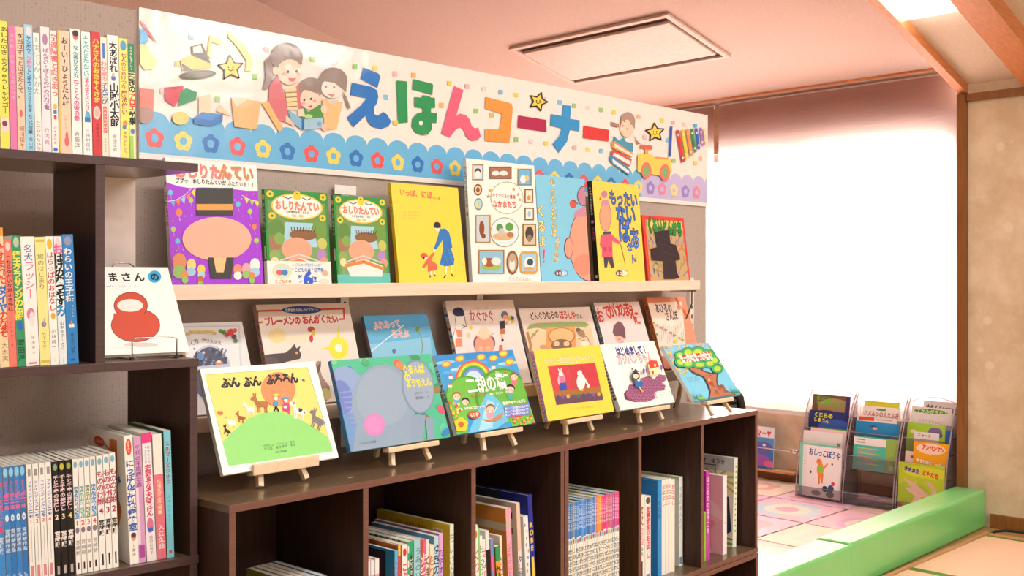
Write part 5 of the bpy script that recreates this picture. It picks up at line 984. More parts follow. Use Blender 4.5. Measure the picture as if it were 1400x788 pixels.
def l4(A):
    A.fill('f1e4e0'); A.chars('かぐかぐ', (795, 193), (950, 193), 'c8463c', .03, 1.0, 1.5); A.chars('かきのき しま', (822, 148), (915, 144), 'a89a98', 0); A.chars('きたむらさとし ぶん', (805, 240), (945, 236), 'a89a98', 0)
    A.poly([(705, 190), (760, 190), (775, 260), (745, 275), (740, 400), (705, 400), (690, 330), (710, 260)], 'faf3ee'); A.line([(705, 195), (712, 260), (692, 330)], 2.5, '8a6a62'); A.line([(765, 195), (778, 262)], 2.5, '8a6a62'); A.line([(705, 215), (712, 262), (690, 330), (705, 400)], 3, '9a7a70'); A.line([(762, 195), (776, 262), (745, 277)], 3, '9a7a70'); A.line([(750, 250), (772, 266)], 6, '4a3a3a'); A.ell(725, 170, 36, 28, '23264f'); A.ell(745, 185, 22, 12, '23264f'); A.poly([(710, 280), (750, 285), (752, 330), (720, 330)], 'ee8a6a'); A.poly([(708, 340), (748, 340), (752, 392), (708, 395)], 'ef936f'); A.ell(790, 318, 14, 18, 'f0cf8a'); A.ell(806, 270, 10, 13, 'f0d85a'); A.ell(750, 420, 30, 10, 'f6ebe4')
    A.poly([(985, 230), (1020, 225), (1022, 275), (990, 280)], '3a2f4a'); A.ell(1018, 190, 22, 24, '6a7480'); A.ell(1024, 205, 15, 16, 'f0a58a'); A.poly([(1020, 240), (1050, 220), (1055, 232), (1022, 260)], 'f0a58a'); A.ell(1060, 218, 22, 26, 'd8c95a'); A.ell(1068, 210, 11, 13, '3a5ab0'); A.ell(1052, 235, 10, 11, 'f3f0ea'); A.rect(990, 278, 30, 34, 'c8744e'); A.line([(1000, 312), (1006, 345)], 9, 'f0a58a'); A.ell(1006, 350, 8, 9, '2a2a5a')
    A.ell(845, 370, 24, 45, '7a4a7a'); A.ell(935, 370, 24, 45, '7a4a7a'); A.ell(890, 385, 62, 75, 'f2a283'); A.ell(890, 308, 36, 38, 'f6d3b4'); A.ell(890, 280, 22, 15, 'f6d3b4'); A.ell(866, 405, 18, 16, 'f4b79e'); A.ell(915, 405, 18, 16, 'f4b79e'); A.line([(835, 320), (860, 330)], 8, 'f2b79a'); A.line([(920, 325), (950, 305)], 8, 'f2b79a')
    A.poly([(985, 380), (1005, 380), (1010, 440), (980, 440)], 'c87a52')
lower('pink-white picture book with a dog in an overall, below the upper shelf', F5, (640, 103), (1070, 95), 0.012, l4, 'f1e4e0', 'cfd9de', lambda A: [A.ell(50, 8 + k * 8, 30, 2, ['c83a3a', '3a5a9a', 'e0a040'][k % 3]) for k in range(11)])
def l5(A):
    A.fill('f0e2da'); A.chars('どんぐりむらの', (150, 230), (322, 220), '6a4a34', .03, 1.1, 1.35); A.chars('ぼうしや', (328, 222), (425, 224), 'd8432f', .04, 1.1, 1.4); A.chars('さん', (425, 230), (466, 230), '6a4a34', .02); A.chars('なかや みわ さく', (275, 265), (352, 262), '8a7a70', 0)
    A.poly([(125, 330), (135, 285), (180, 268), (460, 260), (505, 275), (525, 320), (540, 470), (560, 620), (140, 620), (128, 420)], 'f3d2ad')
    A.poly([(130, 310), (150, 280), (200, 272), (470, 262), (505, 280), (480, 300), (420, 292), (330, 300), (250, 310), (190, 300)], '9cae74'); A.poly([(250, 300), (420, 290), (430, 420), (440, 620), (240, 620)], 'e8a468'); A.ell(340, 350, 82, 52, 'c47f4a'); A.ell(340, 348, 74, 45, 'eec08a'); A.ell(340, 405, 62, 38, '8a6f5c'); A.ell(310, 395, 18, 16, 'e9c8a4'); A.ell(370, 395, 18, 16, 'e9c8a4')
    A.line([(135, 330), (155, 400), (150, 470)], 16, 'b98a62'); A.line([(150, 370), (200, 310)], 9, 'b98a62'); A.ell(175, 340, 12, 8, '8fae62'); A.ell(235, 415, 26, 14, 'e0a078')
    A.ell(455, 330, 30, 20, 'a68a72', rot=45); A.ell(438, 312, 14, 12, '7a6050'); A.line([(440, 370), (490, 350), (515, 400)], 4, '9a7a52'); A.ell(470, 378, 10, 7, '9cb86a'); A.ell(480, 395, 26, 16, 'f6efe6')
lower('cream picture book with an acorn-coloured shop front between trees', F6, (78, 188), (505, 172), 0.011, l5, 'f0e2da', 'd9dcdc', lambda A: A.vt('どんぐりむらのぼうしやさん', 50, 6, 60, 'b8323a', .03))
def l6(A):
    A.fill('f2e1e0'); c = 'd8453c'
    for ch, x, y in (('お', 572, 228), ('で', 612, 205), ('か', 640, 195), ('け', 672, 190), ('の', 700, 192), ('ま', 732, 188), ('え', 762, 205), ('に', 788, 240)): A.chars(ch, (x - 20, y), (x + 18, y - 2), c, .03, 1.1, 1.5)
    A.poly([(655, 400), (735, 400), (745, 470), (640, 470)], 'e9c0d0'); A.ell(690, 360, 28, 34, 'f3c3b4'); A.poly([(645, 330), (652, 285), (680, 260), (705, 272), (722, 310), (724, 370), (705, 355), (690, 350), (675, 352), (660, 350)], '7d5a64'); A.ell(685, 368, 9, 7, 'ee8a8a'); A.ell(700, 385, 12, 7, 'd8b0d8')
lower('pinkish picture book showing a brown-haired child looking down', F6, (530, 150), (800, 145), 0.012, l6, 'f2e1e0', 'b8cbd2', lambda A: A.vt('おでかけのまえに', 50, 8, 70, '4a5a6a', .03))
def l7(A):
    A.fill('ef9a80'); A.poly([(848, 150), (1060, 142), (1090, 470), (880, 470)], 'f6e6da'); A.chars('あひるの', (900, 182), (1000, 180), '5f4a5a', .03, 1.0, 1.5); A.chars('さんぽ', (958, 230), (1035, 225), '5f4a5a', .03, 1.0, 1.5)
    for k in range(70):
        x, y = 880 + (k * 47) % 200, 300 + (k * 29) % 95; A.line([(x, y), (x + 3, y - 18 - (k % 4) * 6)], 2, ['b8b07a', 'd8a89a', 'c0c498', 'e0b878'][k % 4])
    for k in range(16): A.ell(890 + (k * 53) % 190, 270 + (k * 31) % 110, 6, 7, ['e08a7a', 'c08aa0', '9aac6a', 'f0c89a'][k % 4], n=8)
    A.ell(904, 345, 8, 16, '8fae5a', rot=30); A.ell(1020, 380, 14, 12, 'f0cf6a'); A.line([(1025, 118), (1042, 165)], 8, 'e8702e'); A.line([(1065, 190), (1090, 230)], 9, 'e8702e'); A.ell(1045, 178, 12, 14, 'e8a08a')
lower('salmon-bordered picture book with meadow grasses, rightmost on the lower shelf', F6, (845, 122), (1075, 112), 0.016, l7, 'ef9a80', 'd8814a', lambda A: A.vt('あひるのさんぽ', 50, 10, 60, '6a3a1a', .02))

# ------------------------------------------------------------------ easels with picture books on the bookcase
GE, GB = 'small wooden easels on the bookcase', 'picture books standing on the easels'
E1, E2, E3 = (260, 480, 3.753), (560, 450, 4.147), (780, 440, 4.379)
def easel(c, ang, zl, ln, t, fat, label, dx=0.0):
    o = empty('easel', (c.x, c.y, CT), (0, 0, ang)); tag(o, label, 'easel', GE)
    tn = math.tan(ln); y0 = (t + 0.0065) / math.cos(ln); hw = 0.071 if not fat else 0.074
    lh = 0.0045 if fat else 0.009; up = 0.016 if fat else 0.0015
    m = MB(); m.box(-hw, -0.0005, -lh + zl, hw, y0 - 0.006, zl - 0.0006); lg_ = m.build('ledge', 'easel_wood', o, bevel=0.001)
    m = MB(); m.box(-hw, -0.0075, -lh + zl, hw, -0.0007, zl + up); m.build('lip', 'easel_wood', lg_, bevel=0.0015)
    zt = 0.172
    for s in (-1, 1):
        x0, x1 = s * 0.052, s * 0.012
        m = MB(); m.bar((x0 * 1.0, y0 - zl * tn + 0.001, 0.0042), (x1, y0 + (zt - zl) * tn + 0.001, zt), 0.011 if fat else 0.0095, 0.0105 if fat else 0.009); m.build('leg', 'easel_wood', o, bevel=0.0012)
    m = MB(); ya = y0 + (zt - 0.02 - zl) * tn + 0.012
    m.bar((0, max(ya + 0.03, y0 + 0.098), 0.004), (0, ya, zt - 0.02), 0.0095, 0.009); m.build('rear_leg', 'easel_wood', o, bevel=0.0012)
    m = MB(); m.box(-0.04, y0 - 0.004 + (0.10 - zl) * tn, 0.096, 0.04, y0 + 0.004 + (0.10 - zl) * tn, 0.108); m.build('crossbar', 'easel_wood', o)
    return o
def onEasel(label, elabel, fr, quad, off, t, art, cover, spine=None, sart=None, ledge=None, fat=False):
    b, w_, h, ln, pb, pr = disp(label, fr, quad, CO, CA, off, t, art, cover, spine, sart, GB)
    lp = atV(*unz(fr, ledge), CO, CA, off)
    u = cux; cc = pb + u * (lp - pb).dot(u)
    zl = b.location.z - CT - t * math.sin(ln) - 0.0003
    easel(cc, CA, zl, ln, t, fat, elabel); return b
# farm hill
def e1(A):
    A.fill('fbfbf8'); A.poly([(76, 122), (602, 84), (733, 516), (197, 592)], '8a9a5a'); A.poly([(78, 124), (600, 86), (731, 514), (199, 590)], 'fbe27a')
    A.ell(452, 197, 89, 88, 'b8703a'); A.ell(452, 197, 87.5, 86.5, 'f5935e')
    A.poly([(165, 470), (200, 430), (240, 395), (300, 345), (370, 318), (440, 308), (510, 325), (590, 365), (660, 410), (705, 440), (733, 516), (197, 592)], '94e07c')
    A.chars('ぶん', (160, 165), (252, 160), '1c1a18', .07, 1.1, 1.0); A.chars('ぶん', (274, 160), (362, 153), '1c1a18', .07, 1.1, 1.0); A.chars('ぶるるん', (392, 148), (550, 138), '1c1a18', .07, 1.1, 1.15)
    A.ell(580, 150, 10, 6, '3a4a8a', rot=30); A.ell(586, 154, 5, 4, 'f0a03a'); A.ell(574, 144, 5, 4, 'f4f2ea')
    def beast(x, y, s, c, rot, oc='2a2020', patch=None, tail=True):
        k = math.cos(R(rot)); j = math.sin(R(rot)); T = lambda a, b: (x + (a * k - b * j) * s, y + (a * j + b * k) * s)
        for lx in (-13, -7, 8, 14): A.line([T(lx, 6), T(lx + 2, 25)], 3.6 * s, c)
        A.poly([T(-18, -9), T(14, -10), T(20, -2), T(17, 9), T(-16, 9)], c); A.poly([T(-14, -8), T(-22, -25), T(-36, -20), T(-38, -12), T(-26, -10), T(-18, 5)], c); A.line([T(-22, -24), T(-22, -34)], 3 * s, c); A.line([T(-26, -23), T(-30, -32)], 3 * s, c)
        if tail: A.line([T(18, -6), T(28, 2)], 2.4 * s, c)
        if patch: A.poly([T(-6, -10), T(8, -10), T(5, 2), T(-4, 0)], patch); A.poly([T(12, -6), T(18, -3), T(16, 5)], patch); A.poly([T(-22, -25), T(-28, -22), T(-24, -14)], patch)
    A.ell(154, 320, 15, 11, 'd9763a'); A.ell(142, 314, 6, 5, 'd9763a'); beast(190, 412, .85, '211d1c', 30)
    A.ell(215, 372, 21, 15, 'f8f6f2'); A.line([(200, 365), (186, 346)], 6, 'f8f6f2'); A.ell(183, 344, 5, 4, 'f0a03a'); A.line([(218, 384), (224, 394)], 3, 'e8903a')
    beast(262, 345, .95, 'a0572e', 12); beast(308, 300, 1.15, 'f8f5f0', 6); beast(368, 275, 1.65, 'b87040', 3); beast(560, 312, 1.6, 'f8f6f2', -344 + 360, patch='231f1e'); beast(655, 360, 1.6, '7f7d86', 28)
    A.line([(430, 308), (438, 285), (452, 310)], 7, '211d1c'); A.poly([(424, 262), (448, 260), (450, 285), (426, 285)], '3aa0d8'); A.ell(437, 245, 10, 10, 'f8f4ee'); A.ell(438, 228, 17, 6, 'f0dc4a'); A.line([(448, 262), (474, 224)], 5, 'f0b48a'); A.poly([(478, 270), (505, 270), (512, 312), (470, 308)], 'e83a8a'); A.ell(488, 256, 10, 10, 'f8f4ee'); A.ell(490, 244, 22, 6, '3aa0d8'); A.line([(498, 308), (506, 322)], 7, 'e83a8a'); A.ell(486, 290, 9, 7, 'f4e8ee')
    A.chars('バイロン・バートン さく', (372, 490), (535, 466), '4a6a3a', .0); A.chars('てじま ゆうすけ やく', (376, 506), (540, 482), '4a6a3a', .0); A.chars('ほるぷ出版', (434, 522), (492, 514), '4a6a3a', 0)
onEasel('white-bordered yellow picture book with green hill, on the leftmost easel', 'thick-lipped wooden easel under the white-bordered book, leftmost of the easels', E1, [(60, 92), (628, 55), (762, 550), (170, 635)], 0.080, 0.010, e1, 'fbfbf8', 'e6ebee', None, (487, 580), True)
# big soft grey-blue shapes among leaves
def e2(A):
    A.fill('52c09a')
    cs = ['3f9a62', '5fc8a8', 'ef8a5a', '4fae7a', '9a7a4a', '2f8ad0', '66cfb8', 'e8607a', '7fd0a0']
    for k in range(70): A.ell(715 + (k * 97) % 600, 30 + (k * 61) % 470, 26, 17, cs[k % 9], rot=(k * 47) % 180, n=10)
    A.poly([(715, 100), (820, 90), (880, 300), (900, 530), (800, 530)], '6f9ad0'); A.ell(800, 200, 90, 120, '8fa9d6', rot=-12); A.ell(775, 240, 55, 90, '6f86cc', rot=-12)
    for k in range(8): A.line([(770 + k * 9, 215 + k * 26), (850 + k * 4, 205 + k * 28)], 7, '8f9ae0')
    A.ell(990, 270, 165, 200, '8fa6bf'); A.poly([(850, 380), (1140, 300), (1160, 480), (830, 525)], '8fa6bf'); A.ell(985, 240, 135, 150, '98adc4'); A.poly([(1130, 330), (1205, 330), (1190, 470), (1130, 480)], '8aa2bc'); A.ell(1165, 185, 84, 140, '7f97b4', rot=-8); A.ell(1168, 185, 76, 130, '9aadc6', rot=-8); A.poly([(1205, 345), (1250, 340), (1250, 470), (1215, 470)], '8aa2bc')
    A.ell(942, 382, 53, 58, 'd886c4'); A.ell(942, 382, 40, 44, 'dd8fca')
    A.chars('ぐるんぱ', (1085, 100), (1198, 92), 'f4e23e', .04, 1.05, 1.3); A.chars('の', (1094, 137), (1130, 135), 'f4e23e', .04, 1.0, 1.1); A.chars('ようちえん', (1104, 170), (1232, 158), 'f4e23e', .04, 1.05, 1.25)
    A.chars('西内みなみ さく', (1146, 220), (1222, 212), '3a4a6a', .0); A.chars('堀内誠一 え', (1154, 244), (1224, 236), '3a4a6a', .0); A.chars('こどものとも傑作集', (862, 478), (952, 466), '3a4a6a', 0)
onEasel('square picture book of soft grey-blue shapes and pink circle', 'wooden easel under the grey-blue picture book, second of the easels from left', E1, [(720, 52), (1235, 12), (1335, 442), (822, 520)], 0.070, 0.010, e2, '4f9ac4', '3a7ab4', lambda A: A.vt('ぐるんぱのようちえん', 50, 8, 60, '1f3a6a', .02), (1140, 465))
# rainbow
def e3(A):
    A.fill('3f9fe0'); A.poly([(130, 140), (590, 110), (600, 150), (150, 190)], '2f8fd8')
    for k in range(9): A.ell(200 + k * 45, 190 + (k * 53) % 70, 60, 9, ['8fcdf0', '5ab0e8', 'a8daf4'][k % 3], rot=-6)
    for k, c in enumerate(('e8573f', 'f2a03a', 'f3dc4a', '6fbf4a', '3f9a58', '4f9ad8', '8f86d0', 'bfe0f4')):
        r = 102 - k * 8; A.ell(362, 285, r, r * 1.05, c)
    for x, y in ((207, 200), (285, 168), (404, 160), (474, 165), (531, 140), (565, 187)): A.ell(x, y, 27, 18, 'f08a4a', rot=-10); A.ell(x, y, 19, 12, 'f6d94e', rot=-10)
    A.ell(320, 385, 120, 118, '4f9a3c'); A.ell(315, 380, 105, 105, '6fbf4a'); A.ell(520, 380, 150, 158, '4f9a3c'); A.ell(525, 385, 138, 150, '69b846'); A.poly([(560, 430), (700, 430), (712, 535), (580, 560)], '74c24e'); A.poly([(215, 420), (330, 400), (330, 590), (260, 600)], '74c24e')
    A.poly([(435, 370), (470, 375), (530, 430), (560, 520), (470, 580), (330, 600), (380, 470)], '6fc4ee'); A.poly([(440, 400), (480, 420), (470, 560), (390, 580)], 'a8def6')
    for x, y in ((232, 272), (228, 322), (474, 215), (542, 258)): A.rect(x - 11, y - 4, 22, 16, 'f6f0ea'); A.poly([(x - 14, y - 3), (x, y - 16), (x + 14, y - 3)], 'e0584a')
    def kid(x, y, h, s, d): A.ell(x, y + 34 * s, 19 * s, 24 * s, d); A.ell(x, y, 25 * s, 24 * s, h); A.ell(x, y + 6 * s, 21 * s, 18 * s, 'f9d3bc'); A.ell(x - 7 * s, y + 4 * s, 2, 2.6, '4a3030', n=8); A.ell(x + 7 * s, y + 4 * s, 2, 2.6, '4a3030', n=8); A.ell(x - 12 * s, y + 12 * s, 5 * s, 3.6 * s, 'f4a094'); A.ell(x + 12 * s, y + 12 * s, 5 * s, 3.6 * s, 'f4a094')
    kid(265, 380, 'b06a3a', 1, '58b0d8'); kid(314, 412, '2a2426', .9, '6fc05a'); kid(590, 270, '9a4a2e', .95, 'e07a8a'); kid(568, 340, '3a2a26', 1.05, '4fb0a0'); kid(455, 452, '9a5a3a', 1.05, 'f0a0b0')
    A.poly([(408, 510), (450, 520), (530, 472), (522, 505), (480, 528), (435, 528)], 'c88a62'); A.line([(475, 478), (500, 425)], 3, 'f4f0ea')
    A.chars('二胡の橋', (318, 325), (540, 296), 'f8faf4', .025, 1.0, 1.25); A.chars('はし', (484, 250), (508, 246), 'f8faf4', .03)
    A.chars('加藤 鶴南 監修', (395, 355), (482, 342), 'f0f6f0', .02); A.chars('丸田 かさね 絵', (345, 382), (430, 372), 'e0604a', .03); A.chars('福岡 もどうか 文', (450, 372), (550, 358), 'f0f6f0', .02); A.chars('音楽会 対話音付プロデュース', (262, 460), (425, 440), 'fbfaf0', .04); A.chars('音楽絵本でつながり', (525, 425), (655, 408), 'fbfaf0', .04)
    A.poly([(530, 445), (672, 425), (685, 485), (545, 505)], '6f86d8'); [A.chars('美しい二胡の音色の絵本です', (538, 455 + 18 * k), (672, 437 + 18 * k), 'eef2fc', .02) for k in range(3)]
    for k in range(40): A.ell(575 + (k * 37) % 130, 495 + (k * 23) % 55, 7, 7, ['e8503f', 'f0a83a', 'f4d84a', 'e8708a'][k % 4], n=8)
    for k in range(30): A.ell(222 + (k * 41) % 60, 420 + (k * 31) % 150, 8, 8, ['e8503f', 'f0b83a', 'f4e05a', '7fc04a'][k % 4], n=8)
    A.flower(285, 545, 42, 'f4cf3c', 'b8702e', hr=.4); A.ell(360, 490, 35, 22, 'c8573a'); A.chars('CD付', (336, 491), (386, 487), 'fbf4ea', .05)
onEasel('picture book with a rainbow between green hills, third easel', 'wooden easel under the rainbow picture book, third of the easels', E2, [(138, 150), (585, 118), (712, 530), (268, 607)], 0.064, 0.010, e3, '4f9fd0', 'cfe6e6', lambda A: A.vt('二胡の橋', 50, 10, 60, '3a8a6a', .02), (512, 572))
# yellow with stage
def e4(A):
    A.fill('f8da52'); A.chars('デビーのクリスマス', (855, 143), (935, 138), 'e0c07a', 0); A.ot('ハービーのおかしなケーキうた', (772, 184), (1046, 166), 'f1e3d2', 'b89a52', .02, .05, hs=1.5)
    A.poly([(783, 212), (1052, 192), (1098, 402), (832, 432)], '9a5a5a'); A.poly([(783, 212), (905, 203), (930, 345), (820, 358)], 'd94b58'); A.poly([(910, 203), (1052, 192), (1080, 325), (932, 338)], 'd44652')
    for k in range(9): A.line([(800 + k * 13, 213 - k), (828 + k * 12, 352 - k)], 2, 'b83a48')
    for k in range(10): A.line([(922 + k * 13, 203 - k), (945 + k * 14, 335 - k)], 2, 'b43846')
    A.poly([(818, 355), (1080, 325), (1090, 366), (826, 392)], 'a8703f'); A.poly([(826, 386), (1090, 362), (1098, 402), (832, 432)], '6a4a62')
    for k in range(9): A.ell(840 + k * 29, 388 - k * 2.2, 10, 12, ['5a4a90', '7a5ab0', 'd8b04a', '5a5a5a', '3a7a5a', '4a4a8a'][k % 6], n=10)
    A.ell(860, 290, 22, 36, 'f0c3d0'); A.poly([(846, 270), (876, 268), (885, 330), (850, 334)], 'e07aa0'); A.poly([(848, 308), (886, 304), (894, 345), (850, 352)], '3f55b0'); A.ell(856, 255, 13, 13, 'f6f0ec'); A.line([(850, 248), (842, 228)], 6, 'f6f0ec'); A.line([(856, 246), (858, 226)], 6, 'f6f0ec')
    A.ell(970, 300, 24, 45, 'f8f5f0'); A.ell(963, 252, 14, 17, 'f8f5f0'); A.line([(985, 275), (1010, 318)], 10, 'f8f5f0'); A.ell(1012, 325, 10, 10, 'f4efe8'); A.ell(962, 268, 5, 4, 'e8a03a'); A.ell(975, 348, 14, 5, 'e8a03a')
    A.chars('ジェーン・カトラ', (908, 452), (970, 447), 'b09a3a', 0); A.chars('訳 ほそかわゆり', (978, 446), (1044, 440), 'b09a3a', 0)
def e4s(A):
    A.fill('f09ac4'); A.rect(0, 0, 18, 100, 'e8d23a')
    for k in range(9): A.ell(58, 8 + k * 11, 26, 4, '3fa8c8', n=12); A.ell(58, 8 + k * 11, 12, 2, 'f4d0e0', n=10)
onEasel('bright yellow picture book with a red curtained stage', 'wooden easel under the bright yellow stage book, fourth from left', E2, [(705, 118), (1075, 97), (1160, 468), (785, 523)], 0.074, 0.016, e4, 'f7d62a', 'f09ac4', e4s, (985, 503))
# white knit island
def e5(A):
    A.fill('f6faf2'); A.chars('はじめまして!', (272, 180), (455, 166), '2f2f96', .05, 1.05, 1.25); A.ot('カジパンちゃん', (276, 226), (488, 214), 'e8c0c4', '7a3a4a', .02, .05, hs=1.5)
    pp = [(318, 430), (345, 400), (350, 378), (400, 372), (420, 340), (470, 325), (500, 345), (530, 315), (568, 322), (570, 352), (545, 368), (568, 385), (560, 412), (510, 418), (500, 430), (505, 462), (460, 480), (380, 482), (325, 465)]
    A.poly(pp, '8a4a78')
    inside = lambda x, y: sum(((pp[i - 1][1] > y) != (pp[i][1] > y)) and x < (pp[i - 1][0] - pp[i][0]) * (y - pp[i][1]) / (pp[i - 1][1] - pp[i][1]) + pp[i][0] for i in range(len(pp))) % 2
    for r in range(19):
        for c in range(36):
            x, y = 322 + c * 7.2 + (r % 2) * 3.6, 322 + r * 8.6
            if inside(x, y): A.ell(x, y, 3, 3.4, ['c07aa6', 'b06a96', 'cf93b4'][(r * 5 + c) % 3], n=6)
    A.poly([(446, 258), (470, 250), (480, 320), (462, 332)], 'f3e2b0'); A.poly([(462, 285), (512, 275), (518, 318), (470, 330)], 'f7ecc4'); A.poly([(440, 262), (458, 240), (500, 240), (515, 276), (462, 290), (452, 262)], 'dd4a3a'); A.rect(484, 262, 12, 14, 'f3e2b0'); A.rect(470, 300, 12, 24, 'c8503a')
    for x, y in ((422, 302), (440, 298), (528, 280)): A.ell(x, y, 7, 16, '8a5aa0'); A.line([(x, y + 14), (x + 2, y + 30)], 2.5, '6a4a5a')
    A.ell(374, 335, 24, 27, '3a2f2a'); A.ell(374, 334, 17, 14, 'f9dcc8'); A.poly([(353, 312), (395, 308), (372, 290)], '3a4a6a'); A.ell(352, 292, 4, 5, '3a3a4a'); A.poly([(365, 352), (392, 348), (418, 375), (412, 398), (375, 400)], '2f6fae'); A.ell(392, 358, 9, 7, 'f9dcc8'); A.line([(395, 398), (410, 420)], 7, 'f4c9a8'); A.ell(412, 424, 8, 5, 'f0a84a')
    A.chars('つかさ さえ', (530, 436), (590, 428), '9aa0b0', 0); A.chars('おかだ よしえ 絵', (518, 448), (592, 440), '8a90a0', 0); A.ell(592, 426, 4, 4, '4a9ad0')
onEasel('white picture book with a little figure on a purple knitted island', 'wooden easel under the white book, fifth of the easels from left', E3, [(172, 140), (498, 113), (625, 488), (300, 525)], 0.068, 0.014, e5, 'f6faf2', 'd5dde0', lambda A: [A.ell(50, 12 + k * 5, 34, 2, ['4a6a9a', '8a5a7a', '4a4a5a'][k % 3]) for k in range(15)], (495, 500))
# red sign on a tree
def e6(A):
    A.fill('7fcdee')
    for k in range(26):
        x, y = [(590, 185), (610, 160), (648, 155), (690, 150), (720, 138), (770, 140), (820, 165), (850, 170), (860, 205), (605, 235), (640, 285), (680, 310), (880, 225), (900, 255), (585, 160), (740, 130), (835, 140), (655, 300), (910, 270), (625, 215), (600, 205), (800, 130), (870, 190), (690, 290), (560, 150), (780, 150)][k]
        for j in range(4): A.ell(x + 8 * math.cos(j * 1.57 + k), y + 8 * math.sin(j * 1.57 + k), 5, 5, ['f4dc4a', 'f08a6a', 'f4dc4a', 'e8a0b0'][j], n=8)
    A.poly([(690, 270), (770, 280), (805, 300), (840, 310), (885, 300), (875, 345), (880, 380), (950, 425), (1000, 440), (820, 470), (830, 420), (810, 370), (790, 335), (735, 315)], '5a3f36'); A.poly([(698, 275), (768, 286), (800, 305), (835, 318), (872, 318), (868, 350), (872, 382), (940, 425), (980, 437), (830, 462), (838, 420), (820, 370), (796, 330), (742, 308)], 'b9785f')
    for k in range(9): A.ell(850 + (k * 37) % 80, 385 + (k * 19) % 50, 13, 6, '96604c', rot=20); 
    bl = [(650, 205, 30, 26), (700, 190, 40, 32), (760, 190, 48, 36), (820, 205, 40, 36), (860, 235, 26, 26), (655, 245, 34, 30), (700, 255, 40, 26), (770, 262, 46, 22), (830, 255, 36, 24), (875, 285, 34, 26)]
    for x, y, a, b in bl: A.ell(x, y, a + 3, b + 3, '1f5f48')
    for x, y, a, b in bl: A.ell(x, y, a, b, '3fae6a')
    for x, y, a, b in bl: A.ell(x, y, a * .6, b * .6, 'b9d84a')
    A.poly([(645, 205), (830, 185), (842, 225), (660, 247)], 'e2432f'); A.chars('まっかなまっかな木', (652, 227), (836, 207), 'fbf6ee', .06, 1.1, 1.5)
    A.ell(826, 352, 6, 9, 'f0cf4a'); A.ell(838, 372, 12, 9, 'c8363a'); A.line([(800, 330), (812, 326)], 3, '4a2f28'); A.line([(825, 326), (838, 328)], 3, '4a2f28')
    for gx, gy in ((755, 450), (985, 415)):
        for k in range(9): A.poly([(gx - 28 + k * 7, gy + 16), (gx - 34 + k * 8, gy - 22 + (k % 3) * 8), (gx - 21 + k * 7, gy + 16)], '1f8a6a')
    A.ell(780, 462, 26, 8, '7fc04a'); A.chars('まつおか めぐ', (690, 345), (755, 338), '5a8aa0', 0); A.chars('たばた せいいち', (700, 362), (765, 352), '5a8aa0', 0)
onEasel('sky blue picture book with a smiling tree, on the rightmost easel', 'wooden easel under the tree book at the right end of the bookcase', E3, [(545, 155), (830, 117), (1020, 430), (744, 480)], 0.027, 0.010, e6, '7fcdee', 'e6f0ea', None, (888, 452))

# ------------------------------------------------------------------ book on the wire stand in the open end bay
FM = (130, 330, 4.633)
def mz(A):
    A.fill('fbfaf7'); A.chars('だるまさん', (-105, 240), (320, 238), '1c1b1c', .03, .85, 1.0); A.ell(377, 237, 42, 39, '38aee0'); A.chars('の', (340, 238), (414, 238), '14161c', .04, .82); A.chars('かがくい ひろし / さく', (70, 300), (280, 297), '6a7a90', .0)
    A.ell(290, 668, 110, 14, 'd9d5d2'); A.ell(256, 545, 156, 108, '4a2a24'); A.ell(256, 545, 152, 104, 'cf4f38'); A.ell(226, 420, 108, 86, '4a2a24'); A.ell(226, 420, 104, 82, 'cf4f38'); A.poly([(118, 470), (330, 470), (400, 560), (110, 560)], 'cf4f38'); A.ell(222, 420, 82, 40, 'f6ece6')
mb_, mw, mh, ml, mp, mr = disp('white picture book with a round red shape, on a wire stand in the end bay', FM, [(-108, 187), (445, 168), (598, 710), (2, 741)], (0, 1.80), SA, 0.0, 0.010, mz, 'fbfaf7', group=None, zb=None)
mb_.location.z = SB[1] + 0.0045 + 0.01 * math.sin(ml)
# wire stand: base loop, front fence, back rest
st = tag(empty('wire_book_stand', (mp.x, mp.y, SB[1]), (0, 0, SA)), 'silver wire book stand holding the white picture book', 'book stand')
m = MB(); tl = math.tan(ml); r_ = 0.0014
x0, x1 = 0.052, mw - 0.035
m.tube([(x0, 0.07, 0.0022), (x0, -0.026, 0.0022), (x0, -0.026, 0.034), (x0 + 0.006, -0.026, 0.038), (x1 - 0.006, -0.026, 0.038), (x1, -0.026, 0.034), (x1, -0.026, 0.0022), (x1, 0.07, 0.0022)], r_, n=8); ff = m.build('front_fence', 'chrome', st, smooth=True)
m = MB(); yb_ = 0.0135 / math.cos(ml); zt = 0.162
m.tube([(x0 + 0.02, yb_ + 0.004 * tl, 0.004), (x0 + 0.02, yb_ + zt * tl, zt), (x0 + 0.028, yb_ + (zt + .006) * tl, zt + 0.006), (x1 - 0.028, yb_ + (zt + .006) * tl, zt + 0.006), (x1 - 0.02, yb_ + zt * tl, zt), (x1 - 0.02, yb_ + 0.004 * tl, 0.004)], r_, n=8); m.build('back_rest', 'chrome', st, smooth=True)
for xx in (x0, x1):
    m = MB(); m.tube([(xx, -0.0295, 0.0034), (xx, -0.018, 0.0034)], 0.0026, n=8); m.build('rubber_tip', 'black_rubber', ff)

